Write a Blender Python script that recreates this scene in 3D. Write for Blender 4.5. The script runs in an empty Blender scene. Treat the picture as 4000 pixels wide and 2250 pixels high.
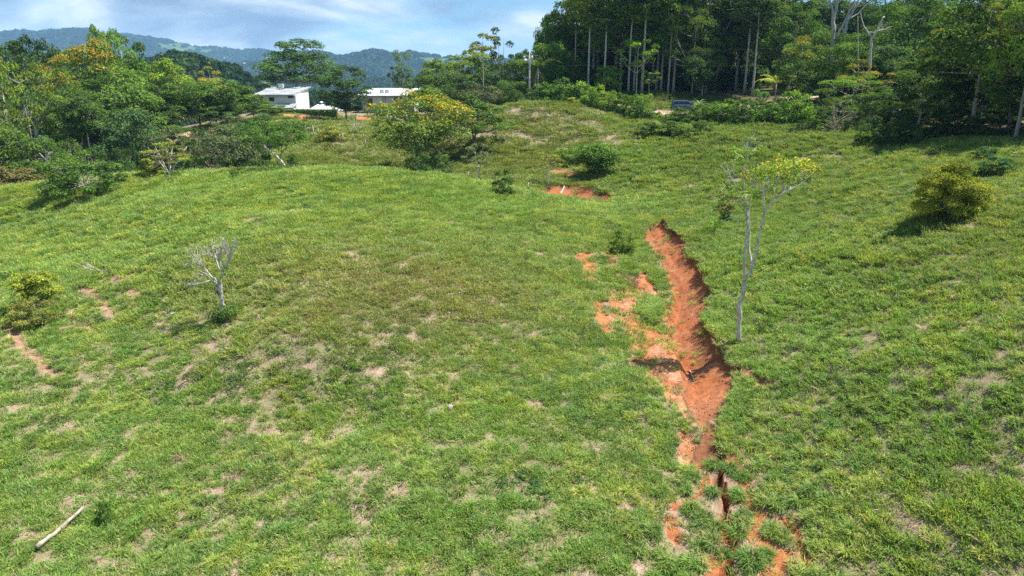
import bpy, math, random
import numpy as np
from mathutils import Vector, Matrix

# ------------------------------------------------------------------ camera, sky, sun, exposure
scene = bpy.context.scene
COL = scene.collection
W0, H0 = 2576.0, 1449.0            # working size of the photograph
FPX = 1788.0                       # focal length in those pixels
PITCH = math.atan((724.5 - 190.0) / FPX)
CAM = np.array([0.0, 0.0, 16.0])

cd = bpy.data.cameras.new('camera')
cam = bpy.data.objects.new('camera', cd)
COL.objects.link(cam)
cam.location = CAM
cam.rotation_euler = (math.radians(90) - PITCH, 0, 0)
cd.sensor_width = 36.0
cd.lens = 36.0 * FPX / W0
cd.clip_start = 0.5
cd.clip_end = 60000
scene.camera = cam

SUN_DIR = Vector((0.42, 0.11, 0.90)).normalized()
SUN_EL = math.asin(SUN_DIR.z)
SUN_AZ = math.atan2(SUN_DIR.x, SUN_DIR.y)

world = bpy.data.worlds.new('World')
scene.world = world
world.use_nodes = True
nt = world.node_tree
nt.nodes.clear()


def nd(nt, kind, **kw):
    n = nt.nodes.new(kind)
    for k, v in kw.items():
        if k == 'inp':
            for kk, vv in v.items():
                n.inputs[kk].default_value = vv
        else:
            setattr(n, k, v)
    return n


def lk(nt, a, b):
    nt.links.new(a, b)


def math_node(nt, op, a, b=None, c=None, clamp=False):
    n = nt.nodes.new('ShaderNodeMath')
    n.operation = op
    n.use_clamp = clamp
    for i, v in enumerate((a, b, c)):
        if v is None:
            continue
        if isinstance(v, (int, float)):
            n.inputs[i].default_value = v
        else:
            nt.links.new(v, n.inputs[i])
    return n.outputs[0]


def ramp(nt, fac, stops, interp='LINEAR'):
    r = nt.nodes.new('ShaderNodeValToRGB')
    r.color_ramp.interpolation = interp
    els = r.color_ramp.elements
    while len(els) < len(stops):
        els.new(0.5)
    for e, (p, c) in zip(els, stops):
        e.position = p
        e.color = (*c, 1) if len(c) == 3 else c
    nt.links.new(fac, r.inputs[0])
    return r.outputs[0]


def mix_rgb(nt, fac, a, b, blend='MIX'):
    m = nt.nodes.new('ShaderNodeMix')
    m.data_type = 'RGBA'
    m.blend_type = blend
    for idx, v in ((0, fac), (6, a), (7, b)):
        if isinstance(v, (int, float)):
            m.inputs[idx].default_value = v
        elif isinstance(v, tuple):
            m.inputs[idx].default_value = (*v, 1) if len(v) == 3 else v
        else:
            nt.links.new(v, m.inputs[idx])
    return m.outputs[2]


sky = nd(nt, 'ShaderNodeTexSky', sky_type='NISHITA', sun_disc=False, sun_elevation=SUN_EL,
         sun_rotation=SUN_AZ, altitude=900, air_density=1.0, dust_density=0.6, ozone_density=2.0)
tc = nd(nt, 'ShaderNodeTexCoord')
sep = nd(nt, 'ShaderNodeSeparateXYZ')
lk(nt, tc.outputs['Generated'], sep.inputs[0])
# clouds live in the direction of view: stretched towards the horizon
mp = nd(nt, 'ShaderNodeMapping')
mp.inputs['Scale'].default_value = (1.0, 1.0, 3.6)
mp.inputs['Location'].default_value = (0.35, 0.2, 0.12)
lk(nt, tc.outputs['Generated'], mp.inputs[0])
n1 = nd(nt, 'ShaderNodeTexNoise', inp={'Scale': 3.2, 'Detail': 9.0, 'Roughness': 0.55, 'Distortion': 0.25})
lk(nt, mp.outputs[0], n1.inputs['Vector'])
n2 = nd(nt, 'ShaderNodeTexNoise', inp={'Scale': 5.2, 'Detail': 8.0, 'Roughness': 0.5, 'Distortion': 0.35})
lk(nt, mp.outputs[0], n2.inputs['Vector'])
# cloudier towards the hills on the west side (-x), clearer ahead
bias = math_node(nt, 'MULTIPLY_ADD', sep.outputs['X'], -0.22, -0.005)
cov_in = math_node(nt, 'ADD', n1.outputs['Fac'], bias)
cov = ramp(nt, cov_in, [(0.43, (0, 0, 0)), (0.60, (1, 1, 1))])
# cloud tone: white tops to blue-grey bellies
west = math_node(nt, 'MULTIPLY_ADD', sep.outputs['X'], -1.1, 1.0)
dark_bias = math_node(nt, 'MULTIPLY', math_node(nt, 'MULTIPLY_ADD', sep.outputs['Z'], 2.2, -0.11), west)
tone_in = math_node(nt, 'SUBTRACT', n2.outputs['Fac'], dark_bias)
tone = ramp(nt, tone_in, [(0.28, (1.25, 1.7, 2.4)), (0.39, (1.95, 2.55, 3.3)), (0.47, (3.3, 4.0, 4.7)), (0.56, (6.2, 6.5, 6.6))])
blue = mix_rgb(nt, 0.7, sky.outputs[0], (1.35, 3.9, 5.7))
skycol = mix_rgb(nt, cov, blue, tone)
bg = nd(nt, 'ShaderNodeBackground', inp={'Strength': 0.085})
lk(nt, skycol, bg.inputs['Color'])
wo = nd(nt, 'ShaderNodeOutputWorld')
lk(nt, bg.outputs[0], wo.inputs['Surface'])

sl = bpy.data.lights.new('sun', 'SUN')
sl.energy = 5.0
sl.angle = math.radians(0.5)
sl.color = (1.0, 0.955, 0.88)
so = bpy.data.objects.new('sun', sl)
COL.objects.link(so)
so.location = (60, 20, 120)
so.rotation_euler = SUN_DIR.to_track_quat('Z', 'Y').to_euler()

scene.view_settings.view_transform = 'Standard'
scene.view_settings.look = 'None'
scene.view_settings.exposure = 1.1
scene.view_settings.gamma = 1.0
scene.view_settings.use_curve_mapping = False
scene.render.engine = 'CYCLES'
cy = scene.cycles
cy.max_bounces = 6
cy.diffuse_bounces = 3
cy.glossy_bounces = 2
cy.transmission_bounces = 4
cy.transparent_max_bounces = 8
cy.volume_bounces = 0
cy.use_denoising = False
cy.denoiser = 'OPENIMAGEDENOISE'
cy.denoising_input_passes = 'RGB_ALBEDO_NORMAL'
cy.denoising_prefilter = 'ACCURATE'
cy.caustics_reflective = False
cy.caustics_refractive = False
cy.sample_clamp_indirect = 4.0

# ------------------------------------------------------------------ numeric helpers
SP, CP = math.sin(PITCH), math.cos(PITCH)


def smooth(a, b, x):
    t = np.clip((x - a) / (b - a), 0, 1)
    return t * t * (3 - 2 * t)


def _h(ix, iy, s):
    h = (ix.astype(np.int64) * 374761393 + iy.astype(np.int64) * 668265263 + s * 974711) & 0xffffffff
    h = ((h ^ (h >> 13)) * 1274126177) & 0xffffffff
    h = h ^ (h >> 16)
    return (h & 0xffffff) / float(0xffffff)


def vnoise(x, y, s=0):
    x = np.asarray(x, float); y = np.asarray(y, float)
    ix = np.floor(x); iy = np.floor(y)
    fx = x - ix; fy = y - iy
    fx = fx * fx * fx * (fx * (fx * 6 - 15) + 10); fy = fy * fy * fy * (fy * (fy * 6 - 15) + 10)
    a = _h(ix, iy, s); b = _h(ix + 1, iy, s); c = _h(ix, iy + 1, s); d = _h(ix + 1, iy + 1, s)
    return (a * (1 - fx) + b * fx) * (1 - fy) + (c * (1 - fx) + d * fx) * fy


def fbm(x, y, s=0, o=4, lac=2.03, g=0.5):
    t = 0; a = 1; n = 0
    c, sn = math.cos(0.6), math.sin(0.6)
    for i in range(o):
        t = t + a * vnoise(x, y, s + i * 17); n += a
        x, y = (x * c - y * sn) * lac + 11.3, (x * sn + y * c) * lac + 4.7
        a *= g
    return t / n          # 0..1, mean .5


def slope_of(V):
    """how far a ray through row V falls per metre of depth"""
    v = (V - 724.5) / FPX
    return (SP + v * CP) / (CP - v * SP)


def pt(U, V, Y):
    """the point at depth Y seen in column U, row V"""
    u = (U - 1288.0) / FPX; v = (V - 724.5) / FPX
    d = np.array([u, CP - v * SP, -SP - v * CP])
    return CAM + d * (Y / d[1])


def pix(x, y, z):
    zz = z - CAM[2]
    dep = y * CP - zz * SP
    return 1288.0 + FPX * x / dep, 724.5 - FPX * (y * SP + zz * CP) / dep


# ------------------------------------------------------------------ the lie of the land
CTRL = [
    (800, 1449, 19), (800, 1200, 24), (800, 1000, 29.5), (800, 858, 31.5), (800, 725, 36.5), (800, 600, 44.5), (830, 480, 57), (850, 428, 66),
    (0, 1449, 19), (0, 1150, 25), (0, 900, 33), (0, 700, 45), (0, 560, 56), (0, 482, 62), (300, 600, 49), (300, 455, 64), (500, 438, 67), (150, 470, 63),
    (400, 1000, 29.5), (400, 760, 37.5), (1200, 1449, 19), (1200, 1100, 26.5), (1200, 900, 33), (1200, 725, 40), (1200, 580, 51), (1250, 472, 68),
    (1060, 441, 74), (850, 400, 98), (850, 352, 108), (700, 390, 98), (1060, 415, 98), (960, 370, 105), (900, 320, 125), (800, 300, 150), (800, 284, 170),
    (960, 284, 170), (620, 300, 150), (480, 330, 124), (600, 322, 124), (420, 345, 122), (640, 284, 170),
    (1350, 482, 78), (1500, 505, 76), (1660, 553, 63.5), (1700, 640, 52.5), (1720, 740, 45), (1740, 880, 35.5), (1770, 1080, 27), (1760, 1250, 22.8), (1720, 1449, 19.2),
    (1560, 640, 51), (1500, 800, 38.5), (1450, 560, 58), (1550, 1000, 29.5),
    (1450, 420, 93), (1450, 350, 104), (1400, 262, 121), (1300, 264, 121), (1500, 275, 118), (1190, 372, 100), (1200, 300, 116), (1100, 330, 112),
    (1700, 430, 83), (1700, 345, 99), (1600, 315, 108), (1690, 286, 117), (1800, 300, 112), (1850, 320, 98), (2000, 372, 80), (1550, 240, 135), (1700, 238, 138),
    (1857, 858, 35), (1900, 650, 45.5), (1900, 480, 69), (2100, 858, 32), (2500, 858, 26.5), (2576, 1100, 21.3), (2576, 1449, 16.8), (2200, 1449, 18.2), (2200, 1100, 24),
    (2576, 700, 30.5), (2400, 545, 40), (2576, 432, 48.5), (2250, 430, 60), (2100, 600, 46), (2300, 352, 71), (2100, 312, 92), (2576, 330, 64), (2400, 340, 70),
    (2000, 242, 125), (2300, 285, 105),
]
WORLD_CTRL = [  # x, y, z (z counted from the camera height)
    (-60, 82, -15), (-45, 90, -15), (-30, 86, -12.2), (-75, 95, -16.5), (-90, 120, -16), (-62, 118, -14.5), (-40, 104, -13), (-55, 150, -13), (-95, 160, -15), (-120, 220, -18), (-60, 220, -16), (-20, 230, -13),
    (20, 180, -5), (25, 230, -8), (60, 180, -2.5), (70, 230, -5), (110, 150, -3), (130, 220, -5), (100, 100, 0.5), (75, 60, 1.5), (45, 30, -4.5), (60, 10, -4), (0, 8, -16.8), (-40, 8, -16.5), (30, 8, -13),
    (-60, 40, -12), (-90, 60, -13), (-60, 20, -15), (0, 160, -9.2), (5, 128, -7.6), (-14, 84, -11.2), (-26, 84, -12), (-130, 60, -16), (-140, 130, -18), (140, 60, 2), (0, 0, -17), (-40, 0, -17), (40, 0, -13),
]
_P = []
for U, V, Y in CTRL:
    p = pt(U, V, Y)
    _P.append((p[0], p[1], p[2]))
for x, y, z in WORLD_CTRL:
    _P.append((x, y, z + CAM[2]))
_P = np.array(_P)
_SC = 50.0


def _tps(r2):
    return np.where(r2 > 1e-12, 0.5 * r2 * np.log(np.maximum(r2, 1e-12)), 0.0)


_n = len(_P)
_XY = _P[:, :2] / _SC
_K = _tps(((_XY[:, None, :] - _XY[None, :, :]) ** 2).sum(-1)) + np.eye(_n) * 0.0012
_A = np.zeros((_n + 3, _n + 3))
_A[:_n, :_n] = _K
_A[:_n, _n] = 1; _A[:_n, _n + 1:] = _XY
_A[_n, :_n] = 1; _A[_n + 1:, :_n] = _XY.T
_Wt = np.linalg.solve(_A, np.concatenate([_P[:, 2], np.zeros(3)]))


def base_z(x, y):
    x = np.asarray(x, float); y = np.asarray(y, float)
    sh = x.shape
    q = np.stack([x.ravel(), y.ravel()], 1) / _SC
    out = np.empty(len(q))
    for i in range(0, len(q), 20000):
        b = q[i:i + 20000]
        k = _tps(((b[:, None, :] - _XY[None]) ** 2).sum(-1))
        out[i:i + 20000] = k @ _Wt[:_n] + _Wt[_n] + b @ _Wt[_n + 1:]
    out = out.reshape(sh)
    near = smooth(160, 90, np.hypot(x, y))
    out = out + (fbm(x / 9.0, y / 9.0, 3, 3) - 0.5) * 0.9 * (0.4 + 0.6 * near) + (fbm(x / 1.6, y / 1.6, 9, 3) - 0.5) * 0.22
    return out


def hit_base(U, V, f=None):
    f = f or base_z
    ys = np.concatenate([np.arange(12, 80, 0.25), np.arange(80, 240, 0.5)])
    u = (U - 1288.0) / FPX; v = (V - 724.5) / FPX
    d = np.array([u, CP - v * SP, -SP - v * CP]) / (CP - v * SP)
    xs = d[0] * ys; zs = CAM[2] + d[2] * ys
    g = f(xs, ys)
    below = np.nonzero(zs < g)[0]
    if len(below) == 0:
        i = int(np.argmin(zs - g))
        return np.array([xs[i], ys[i], g[i]])
    i = below[0]
    if i == 0:
        return np.array([xs[0], ys[0], g[0]])
    a = (zs[i - 1] - g[i - 1]); b = (g[i] - zs[i])
    t = a / (a + b)
    y = ys[i - 1] + (ys[i] - ys[i - 1]) * t
    return np.array([d[0] * y, y, CAM[2] + d[2] * y])


def poly_hit(uv):
    return np.array([hit_base(a, b)[:2] for a, b in uv])


def densify(P, closed=True, step=0.25, jit=0.0, seed=0):
    out = []
    n = len(P)
    for i in range(n if closed else n - 1):
        a, b = P[i], P[(i + 1) % n]
        k = max(1, int(np.hypot(*(b - a)) / step))
        for j in range(k):
            out.append(a + (b - a) * j / k)
    if not closed:
        out.append(P[-1])
    out = np.array(out)
    if jit:
        out = out + np.stack([(fbm(out[:, 0] / 0.8, out[:, 1] / 0.8, seed, 3) - 0.5), (fbm(out[:, 0] / 0.8, out[:, 1] / 0.8, seed + 5, 3) - 0.5)], 1) * 2 * jit
    return out


def inside(P, x, y):
    x = x.ravel(); y = y.ravel()
    r = np.zeros(len(x), bool)
    n = len(P)
    for i in range(n):
        x1, y1 = P[i]; x2, y2 = P[(i + 1) % n]
        if y1 == y2:
            continue
        c = ((y1 > y) != (y2 > y)) & (x < (x2 - x1) * (y - y1) / (y2 - y1) + x1)
        r ^= c
    return r


def seg_dist(P, x, y, closed=False):
    x = x.ravel(); y = y.ravel()
    d = np.full(len(x), 1e9)
    n = len(P)
    for i in range(n if closed else n - 1):
        a = P[i]; b = P[(i + 1) % n]
        ab = b - a
        L = (ab ** 2).sum() + 1e-9
        t = np.clip(((x - a[0]) * ab[0] + (y - a[1]) * ab[1]) / L, 0, 1)
        dd = np.hypot(x - a[0] - t * ab[0], y - a[1] - t * ab[1])
        d = np.minimum(d, dd)
    return d


# gully outlines, measured on the photograph and laid on the ground
RIGHT_RIM = [(1660, 548), (1675, 545), (1682, 561), (1719, 588), (1726, 618), (1737, 639), (1763, 661), (1778, 689), (1782, 712), (1790, 735), (1783, 760), (1783, 803),
             (1794, 828), (1801, 853), (1811, 874), (1833, 902), (1847, 924), (1848, 958), (1832, 1011), (1802, 1045), (1800, 1079), (1802, 1117), (1825, 1143), (1812, 1156)]
LEFT_MAIN = [(1740, 1180), (1742, 1140), (1764, 1083), (1736, 1040), (1720, 1000), (1724, 965), (1710, 920), (1698, 885), (1684, 850), (1678, 800), (1684, 760), (1688, 735),
             (1670, 690), (1654, 643), (1640, 625), (1622, 604), (1630, 568)]
APRON = [(1619, 673), (1642, 700), (1673, 730), (1690, 770), (1692, 810), (1705, 855), (1728, 890), (1742, 925), (1750, 962), (1742, 1000), (1757, 1040), (1778, 1083), (1764, 1140), (1740, 1090), (1722, 1078), (1706, 1088), (1708, 1120), (1700, 1143),
         (1712, 1166), (1760, 1185), (1815, 1158), (1800, 1120), (1776, 1083), (1716, 1045), (1676, 1000), (1664, 965), (1630, 945), (1614, 912), (1584, 886), (1578, 836), (1556, 806), (1536, 798), (1530, 730), (1570, 728), (1594, 700)]
ISLAND = [(1612, 782), (1606, 760), (1632, 752), (1664, 756), (1662, 785), (1648, 815), (1630, 808)]
SCARP = [(1340, 480), (1365, 470), (1400, 464), (1450, 465), (1500, 472), (1552, 490), (1548, 508), (1500, 508), (1440, 500), (1380, 494)]
G_R = poly_hit(RIGHT_RIM); G_L = poly_hit(LEFT_MAIN)
G_R = densify(G_R, False, 0.2, 0.22, 41); G_L = densify(G_L, False, 0.25, 0.15, 47)
G_MAIN = np.concatenate([G_R, G_L])
G_AP = densify(poly_hit(APRON), True, 0.3, 0.15, 51)
G_IS = densify(poly_hit(ISLAND), True, 0.3, 0.15, 57)
G_SC = densify(poly_hit(SCARP), True, 0.4, 0.25, 61)
n_sc_back = len(densify(poly_hit(SCARP[:7]), False, 0.4)) - 1
RILLS = [  # (polyline in pixels, half width m, depth m)
    ([(1806, 1150), (1816, 1180), (1812, 1215)], 0.16, 0.45), ([(1824, 1220), (1828, 1260), (1818, 1310), (1830, 1360), (1838, 1410), (1822, 1449)], 0.17, 0.50),
    ([(1836, 1290), (1833, 1330), (1850, 1380), (1840, 1400)], 0.12, 0.3),
    ([(1838, 1158), (1862, 1185), (1868, 1215), (1885, 1260), (1905, 1300), (1893, 1335), (1900, 1365)], 0.21, 0.06), ([(1905, 1360), (1945, 1395), (1940, 1449)], 0.42, 0.08), ([(1800, 1405), (1808, 1449)], 0.3, 0.10),
    ([(1690, 1310), (1700, 1350)], 0.18, 0.06), ([(1778, 1195), (1765, 1240), (1700, 1275)], 0.11, 0.06),
    ([(1476, 630), (1474, 660), (1482, 690)], 0.42, 0.12), ([(1534, 615), (1532, 648), (1540, 660)], 0.25, 0.1),
    ([(1508, 762), (1520, 800), (1522, 830)], 0.3, 0.12), ([(1526, 578), (1560, 590)], 0.2, 0.1), ([(1545, 518), (1580, 522), (1610, 530)], 0.35, 0.3),
    ([(1604, 602), (1624, 604)], 0.25, 0.2), ([(1850, 928), (1900, 945), (1925, 965)], 0.18, 0.18), ([(1975, 1300), (1990, 1330), (2010, 1360), (2040, 1420)], 0.16, 0.3),
    ([(1400, 432), (1450, 440)], 0.9, 0.1), ([(1595, 915), (1620, 890)], 0.2, 0.05),
]
PATHS = [
    ([(-20, 770), (0, 795), (30, 830), (60, 860), (100, 905), (125, 930), (145, 942)], 0.15, 0.05), ([(215, 722), (240, 738), (262, 765), (280, 782), (296, 788)], 0.12, 0.04), ([(262, 670), (285, 685), (312, 705)], 0.08, 0.03),
    ([(180, 780), (205, 815), (225, 835)], 0.14, 0.03), ([(330, 725), (350, 750)], 0.12, 0.03), ([(2360, 760), (2340, 790)], 0.0, 0.0),
]
BARE = [  (1690, 1320, 50, 26), (1740, 1390, 40, 30), (1640, 1360, 40, 24), (1780, 1290, 30, 40), (1880, 1390, 40, 40), (1930, 1420, 40, 30), (1610, 1420, 30, 30), (1760, 1210, 40, 22), (1860, 1290, 24, 30), (1990, 1400, 30, 30),
    # centre px, half-size px (u, v): worn spots in the sward
    (690, 1090, 46, 14), (1010, 1240, 40, 26), (930, 1285, 60, 14), (1195, 812, 50, 14), (1505, 1138, 22, 14), (610, 1410, 48, 14), (585, 1195, 50, 12), (540, 1235, 36, 12), (560, 1060, 50, 12), (425, 1275, 36, 8),
    (890, 1035, 40, 10), (170, 1265, 12, 14), (110, 1195, 30, 9), (1170, 1385, 22, 20), (1470, 1210, 28, 18), (400, 820, 30, 10), (1040, 850, 40, 12), (930, 565, 30, 8), (780, 920, 24, 8), (735, 530, 40, 7),
    (1290, 1205, 30, 9), (660, 1320, 40, 9), (1000, 1360, 30, 10), (70, 1345, 40, 10), (1125, 560, 40, 8), (700, 660, 40, 8), (2150, 1185, 26, 10), (2230, 1140, 20, 7), (2420, 700, 40, 8), (2010, 1290, 20, 8),
    (1340, 1010, 26, 9), (1585, 1080, 20, 8), (960, 930, 30, 8), (480, 930, 40, 9), (2440, 565, 26, 18), (2480, 470, 26, 20), (2520, 1440, 60, 20), (2380, 1385, 40, 10), (2300, 1330, 40, 10), (2360, 640, 22, 7),
    (2290, 690, 26, 7), (2400, 800, 24, 7), (2330, 390, 50, 12), (2400, 365, 40, 9), (2075, 330, 34, 12), (1390, 430, 24, 8), (905, 370, 30, 8), (1080, 405, 30, 8), (1700, 1300, 40, 18), (1650, 1290, 30, 14), (1755, 1340, 30, 30), (1860, 1440, 40, 14),
    (2130, 1230, 24, 8), (1580, 1280, 20, 14), (1530, 1300, 14, 22), (1750, 1070, 18, 12), (1880, 1100, 22, 8), (1840, 940, 20, 10),
]
RILLS_W = [(densify(poly_hit(l), False, 0.3, 0.1, 71), w * 1.0, d) for l, w, d in RILLS]
PATHS_W = [(densify(poly_hit(l), False, 0.3, 0.1, 75), w * 1.15, d) for l, w, d in PATHS if w > 0]
BARE_W = []
for u, v, a, b in BARE:
    c = hit_base(u, v); e = hit_base(u + a, v); f = hit_base(u, v + b); f2 = hit_base(u, v - b)
    BARE_W.append((c[0], c[1], max(0.25, abs(e[0] - c[0])), max(0.3, min(4.0, abs(f2[1] - f[1]) / 2))))


def soil_fields(x, y):
    """depth carved, red-soil mask, path mask, worn mask at ground points"""
    sh = x.shape
    xf = x.ravel(); yf = y.ravel()
    dep = np.zeros(len(xf)); soil = np.zeros(len(xf)); kind = np.zeros(len(xf))
    box = (xf > 0) & (xf < 24) & (yf > 16) & (yf < 95)
    idx = np.nonzero(box)[0]
    if len(idx):
        X = xf[idx]; Y = yf[idx]
        ins = inside(G_MAIN, X, Y)
        dr = seg_dist(G_R, X, Y); dl = seg_dist(G_L, X, Y)
        along = smooth(26.5, 35, Y) * 0.86 + 0.14
        D = 1.05 * along
        t = dr / (dr + dl + 1e-6)
        wob = (fbm(X / 0.9, Y / 2.2, 81, 3) - 0.5)
        prof = 0.36 * smooth(0.0, 0.14, dr) + 0.64 * np.clip(t / 0.78, 0, 1) ** 0.9
        prof = prof * (1 - 0.75 * smooth(0.74, 1.0, t))
        d = D * (prof + 0.16 * wob * smooth(0, 0.4, dr) * smooth(0, 0.3, dl))
        dep[idx] = np.where(ins, np.maximum(d, 0), 0)
        soil[idx] = np.where(ins, 1.0, 0.0)
        kind[idx] = np.where(ins, 1.0, 0.0)
        ia = inside(G_AP, X, Y) & ~inside(G_IS, X, Y) & ~ins
        da = seg_dist(G_AP, X, Y, True)
        dd = 0.15 * smooth(0, 0.2, da) * (0.6 + 0.8 * fbm(X / 0.7, Y / 0.7, 85, 3)) * smooth(25, 27.5, Y)
        dep[idx] = np.where(ia, np.maximum(dep[idx], dd), dep[idx])
        soil[idx] = np.where(ia, 1, soil[idx]); kind[idx] = np.where(ia, 2, kind[idx])
        isc = inside(G_SC, X, Y)
        ds = seg_dist(G_SC[:n_sc_back], X, Y)
        dd = 1.0 * smooth(0, 2.4, ds) * smooth(7.0, 2.0, ds)
        dep[idx] = np.where(isc, np.maximum(dep[idx], dd), dep[idx])
        soil[idx] = np.where(isc, 1, soil[idx]); kind[idx] = np.where(isc, 3, kind[idx])
    worn = np.zeros(len(xf))
    for P, w, dp in RILLS_W + PATHS_W:
        bx = (xf > P[:, 0].min() - 2) & (xf < P[:, 0].max() + 2) & (yf > P[:, 1].min() - 2) & (yf < P[:, 1].max() + 2)
        idx = np.nonzero(bx)[0]
        if not len(idx):
            continue
        ds = seg_dist(P, xf[idx], yf[idx])
        ww = w * (0.5 + 1.1 * smooth(0.25, 0.75, fbm(xf[idx] / 0.7, yf[idx] / 0.7, 91, 3)))
        ex = 0.9 if any(P is q[0] for q in PATHS_W) else 1.0
        m = smooth(ww * 1.2 + 0.22 * ex, ww * 0.9 + 0.08 * ex, ds)
        ispath = any(P is q[0] for q in PATHS_W)
        dep[idx] = np.maximum(dep[idx], dp * smooth(ww * 1.3, ww * 0.3, ds))
        worn[idx] = np.maximum(worn[idx], m)
        hard = (ds < ww) & (soil[idx] == 0)
        soil[idx] = np.where(hard, 1, soil[idx])
        kind[idx] = np.where(hard, 5 if ispath else 4, kind[idx])
    bare = np.zeros(len(xf))
    for cx, cy_, a, b in BARE_W:
        bx = (np.abs(xf - cx) < a * 2) & (np.abs(yf - cy_) < b * 2)
        idx = np.nonzero(bx)[0]
        if not len(idx):
            continue
        r = np.hypot((xf[idx] - cx) / a, (yf[idx] - cy_) / b)
        bare[idx] = np.maximum(bare[idx], smooth(1.35, 0.45, r + (fbm(xf[idx] / 0.7, yf[idx] / 0.7, 95, 3) - 0.5) * 1.3))
    return dep.reshape(sh), soil.reshape(sh), kind.reshape(sh), worn.reshape(sh), bare.reshape(sh)


# the earth road past the parked car and the one below the houses
ROAD = [(80, 150), (60, 134), (46, 122), (36, 117.5), (27, 117), (20, 121), (14, 130), (8, 145), (-2, 152), (-20, 150), (-34, 140), (-46, 128), (-58, 121), (-72, 118)]
ROAD_P = densify(np.array(ROAD, float), False, 2.0)


def ground_z(x, y, full=False):
    x = np.asarray(x, float); y = np.asarray(y, float)
    z = base_z(x, y)
    f = soil_fields(x, y)
    z = z - f[0]
    far = y > 90
    rd = np.full(x.shape, 99.0)
    if np.any(far):
        d = seg_dist(ROAD_P, x[far], y[far])
        rd[far] = d
    if full:
        return z, f, rd
    return z


def gz(x, y):
    return float(ground_z(np.array([x]), np.array([y]))[0])


def hit(U, V):
    return hit_base(U, V, ground_z)


def at_depth(U, Y):
    """ground point at depth Y whose foot is seen in column U"""
    x = (U - 1288.0) / FPX * Y
    for _ in range(4):
        z = gz(x, Y)
        x = (U - 1288.0) / FPX * (Y * CP - (z - CAM[2]) * SP)
    return np.array([x, Y, gz(x, Y)])


# ------------------------------------------------------------------ object helpers
def tag(o, label=None, cat=None, group=None, kind=None):
    if label: o['label'] = label
    if cat: o['category'] = cat
    if group: o['group'] = group
    if kind: o['kind'] = kind
    return o


def np_mesh(name, V, F, mats, col=None, mi=None, smooth_shade=False):
    """V (n,3); F list of (k,m) index arrays (all tris or quads)"""
    me = bpy.data.meshes.new(name)
    V = np.asarray(V, np.float32)
    Fs = [np.asarray(f, np.int32) for f in F if len(f)]
    me.vertices.add(len(V))
    me.vertices.foreach_set('co', V.ravel())
    loops = np.concatenate([f.ravel() for f in Fs])
    tot = np.concatenate([np.full(len(f), f.shape[1], np.int32) for f in Fs])
    start = np.concatenate([[0], np.cumsum(tot)[:-1]]).astype(np.int32)
    me.loops.add(len(loops))
    me.loops.foreach_set('vertex_index', loops)
    me.polygons.add(len(tot))
    me.polygons.foreach_set('loop_start', start)
    if mi is not None:
        me.polygons.foreach_set('material_index', np.asarray(mi, np.int32))
    me.polygons.foreach_set('use_smooth', np.full(len(tot), bool(smooth_shade)))
    if col is not None:
        a = me.color_attributes.new('col', 'FLOAT_COLOR', 'POINT')
        c = np.ones((len(V), 4), np.float32)
        c[:, :3] = col
        a.data.foreach_set('color', c.ravel())
    me.update(calc_edges=True)
    for m in (mats if isinstance(mats, (list, tuple)) else [mats]):
        me.materials.append(m)
    return me


def link(name, me, parent=None, loc=None):
    o = bpy.data.objects.new(name, me)
    COL.objects.link(o)
    if parent is not None:
        o.parent = parent
    if loc is not None:
        o.location = loc
    return o


def empty(name, loc=(0, 0, 0), rz=0.0):
    o = bpy.data.objects.new(name, None)
    o.empty_display_size = 0.3
    COL.objects.link(o)
    o.location = loc
    o.rotation_euler = (0, 0, rz)
    return o


class Tubes:
    """collects swept tubes into one mesh"""
    def __init__(self):
        self.V = []; self.F = []; self.n = 0; self.C = []

    def add(self, path, radii, sides=6, col=None, cap=True):
        path = np.asarray(path, float); radii = np.broadcast_to(np.asarray(radii, float), (len(path),))
        T = np.gradient(path, axis=0)
        T /= (np.linalg.norm(T, axis=1, keepdims=True) + 1e-9)
        ref = np.array([1.0, 0, 0]) if abs(T[:, 0]).mean() < 0.7 else np.array([0, 1.0, 0])
        A = np.cross(T, ref); A /= (np.linalg.norm(A, axis=1, keepdims=True) + 1e-9)
        B = np.cross(T, A)
        th = np.linspace(0, 2 * math.pi, sides, endpoint=False)
        ring = path[:, None, :] + radii[:, None, None] * (np.cos(th)[None, :, None] * A[:, None, :] + np.sin(th)[None, :, None] * B[:, None, :])
        m = len(path)
        self.V.append(ring.reshape(-1, 3))
        i = np.arange(m - 1)[:, None] * sides; j = np.arange(sides)[None, :]; j2 = (j + 1) % sides
        q = np.stack([i + j, i + j2, i + sides + j2, i + sides + j], -1).reshape(-1, 4) + self.n
        self.F.append(q)
        if cap and sides >= 4:
            # close the end with a tip vertex fan folded into quads
            k = (m - 1) * sides + self.n
            b = self.n
            if sides == 4:
                self.F.append(np.array([[k, k + 1, k + 2, k + 3], [b + 3, b + 2, b + 1, b]]))
            elif sides == 6:
                self.F.append(np.array([[k, k + 1, k + 2, k + 3], [k, k + 3, k + 4, k + 5], [b + 3, b + 2, b + 1, b], [b + 5, b + 4, b + 3, b]]))
            elif sides == 8:
                self.F.append(np.array([[k, k + 1, k + 2, k + 3], [k, k + 3, k + 4, k + 5], [k, k + 5, k + 6, k + 7], [b + 3, b + 2, b + 1, b], [b + 5, b + 4, b + 3, b], [b + 7, b + 6, b + 5, b]]))
        c = np.ones((m * sides, 3)) if col is None else np.broadcast_to(np.asarray(col, float), (m * sides, 3))
        self.C.append(c)
        self.n += m * sides

    def mesh(self, name, mat, smooth_shade=True):
        return np_mesh(name, np.concatenate(self.V), [np.concatenate(self.F)], mat, np.concatenate(self.C), smooth_shade=smooth_shade)


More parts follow.
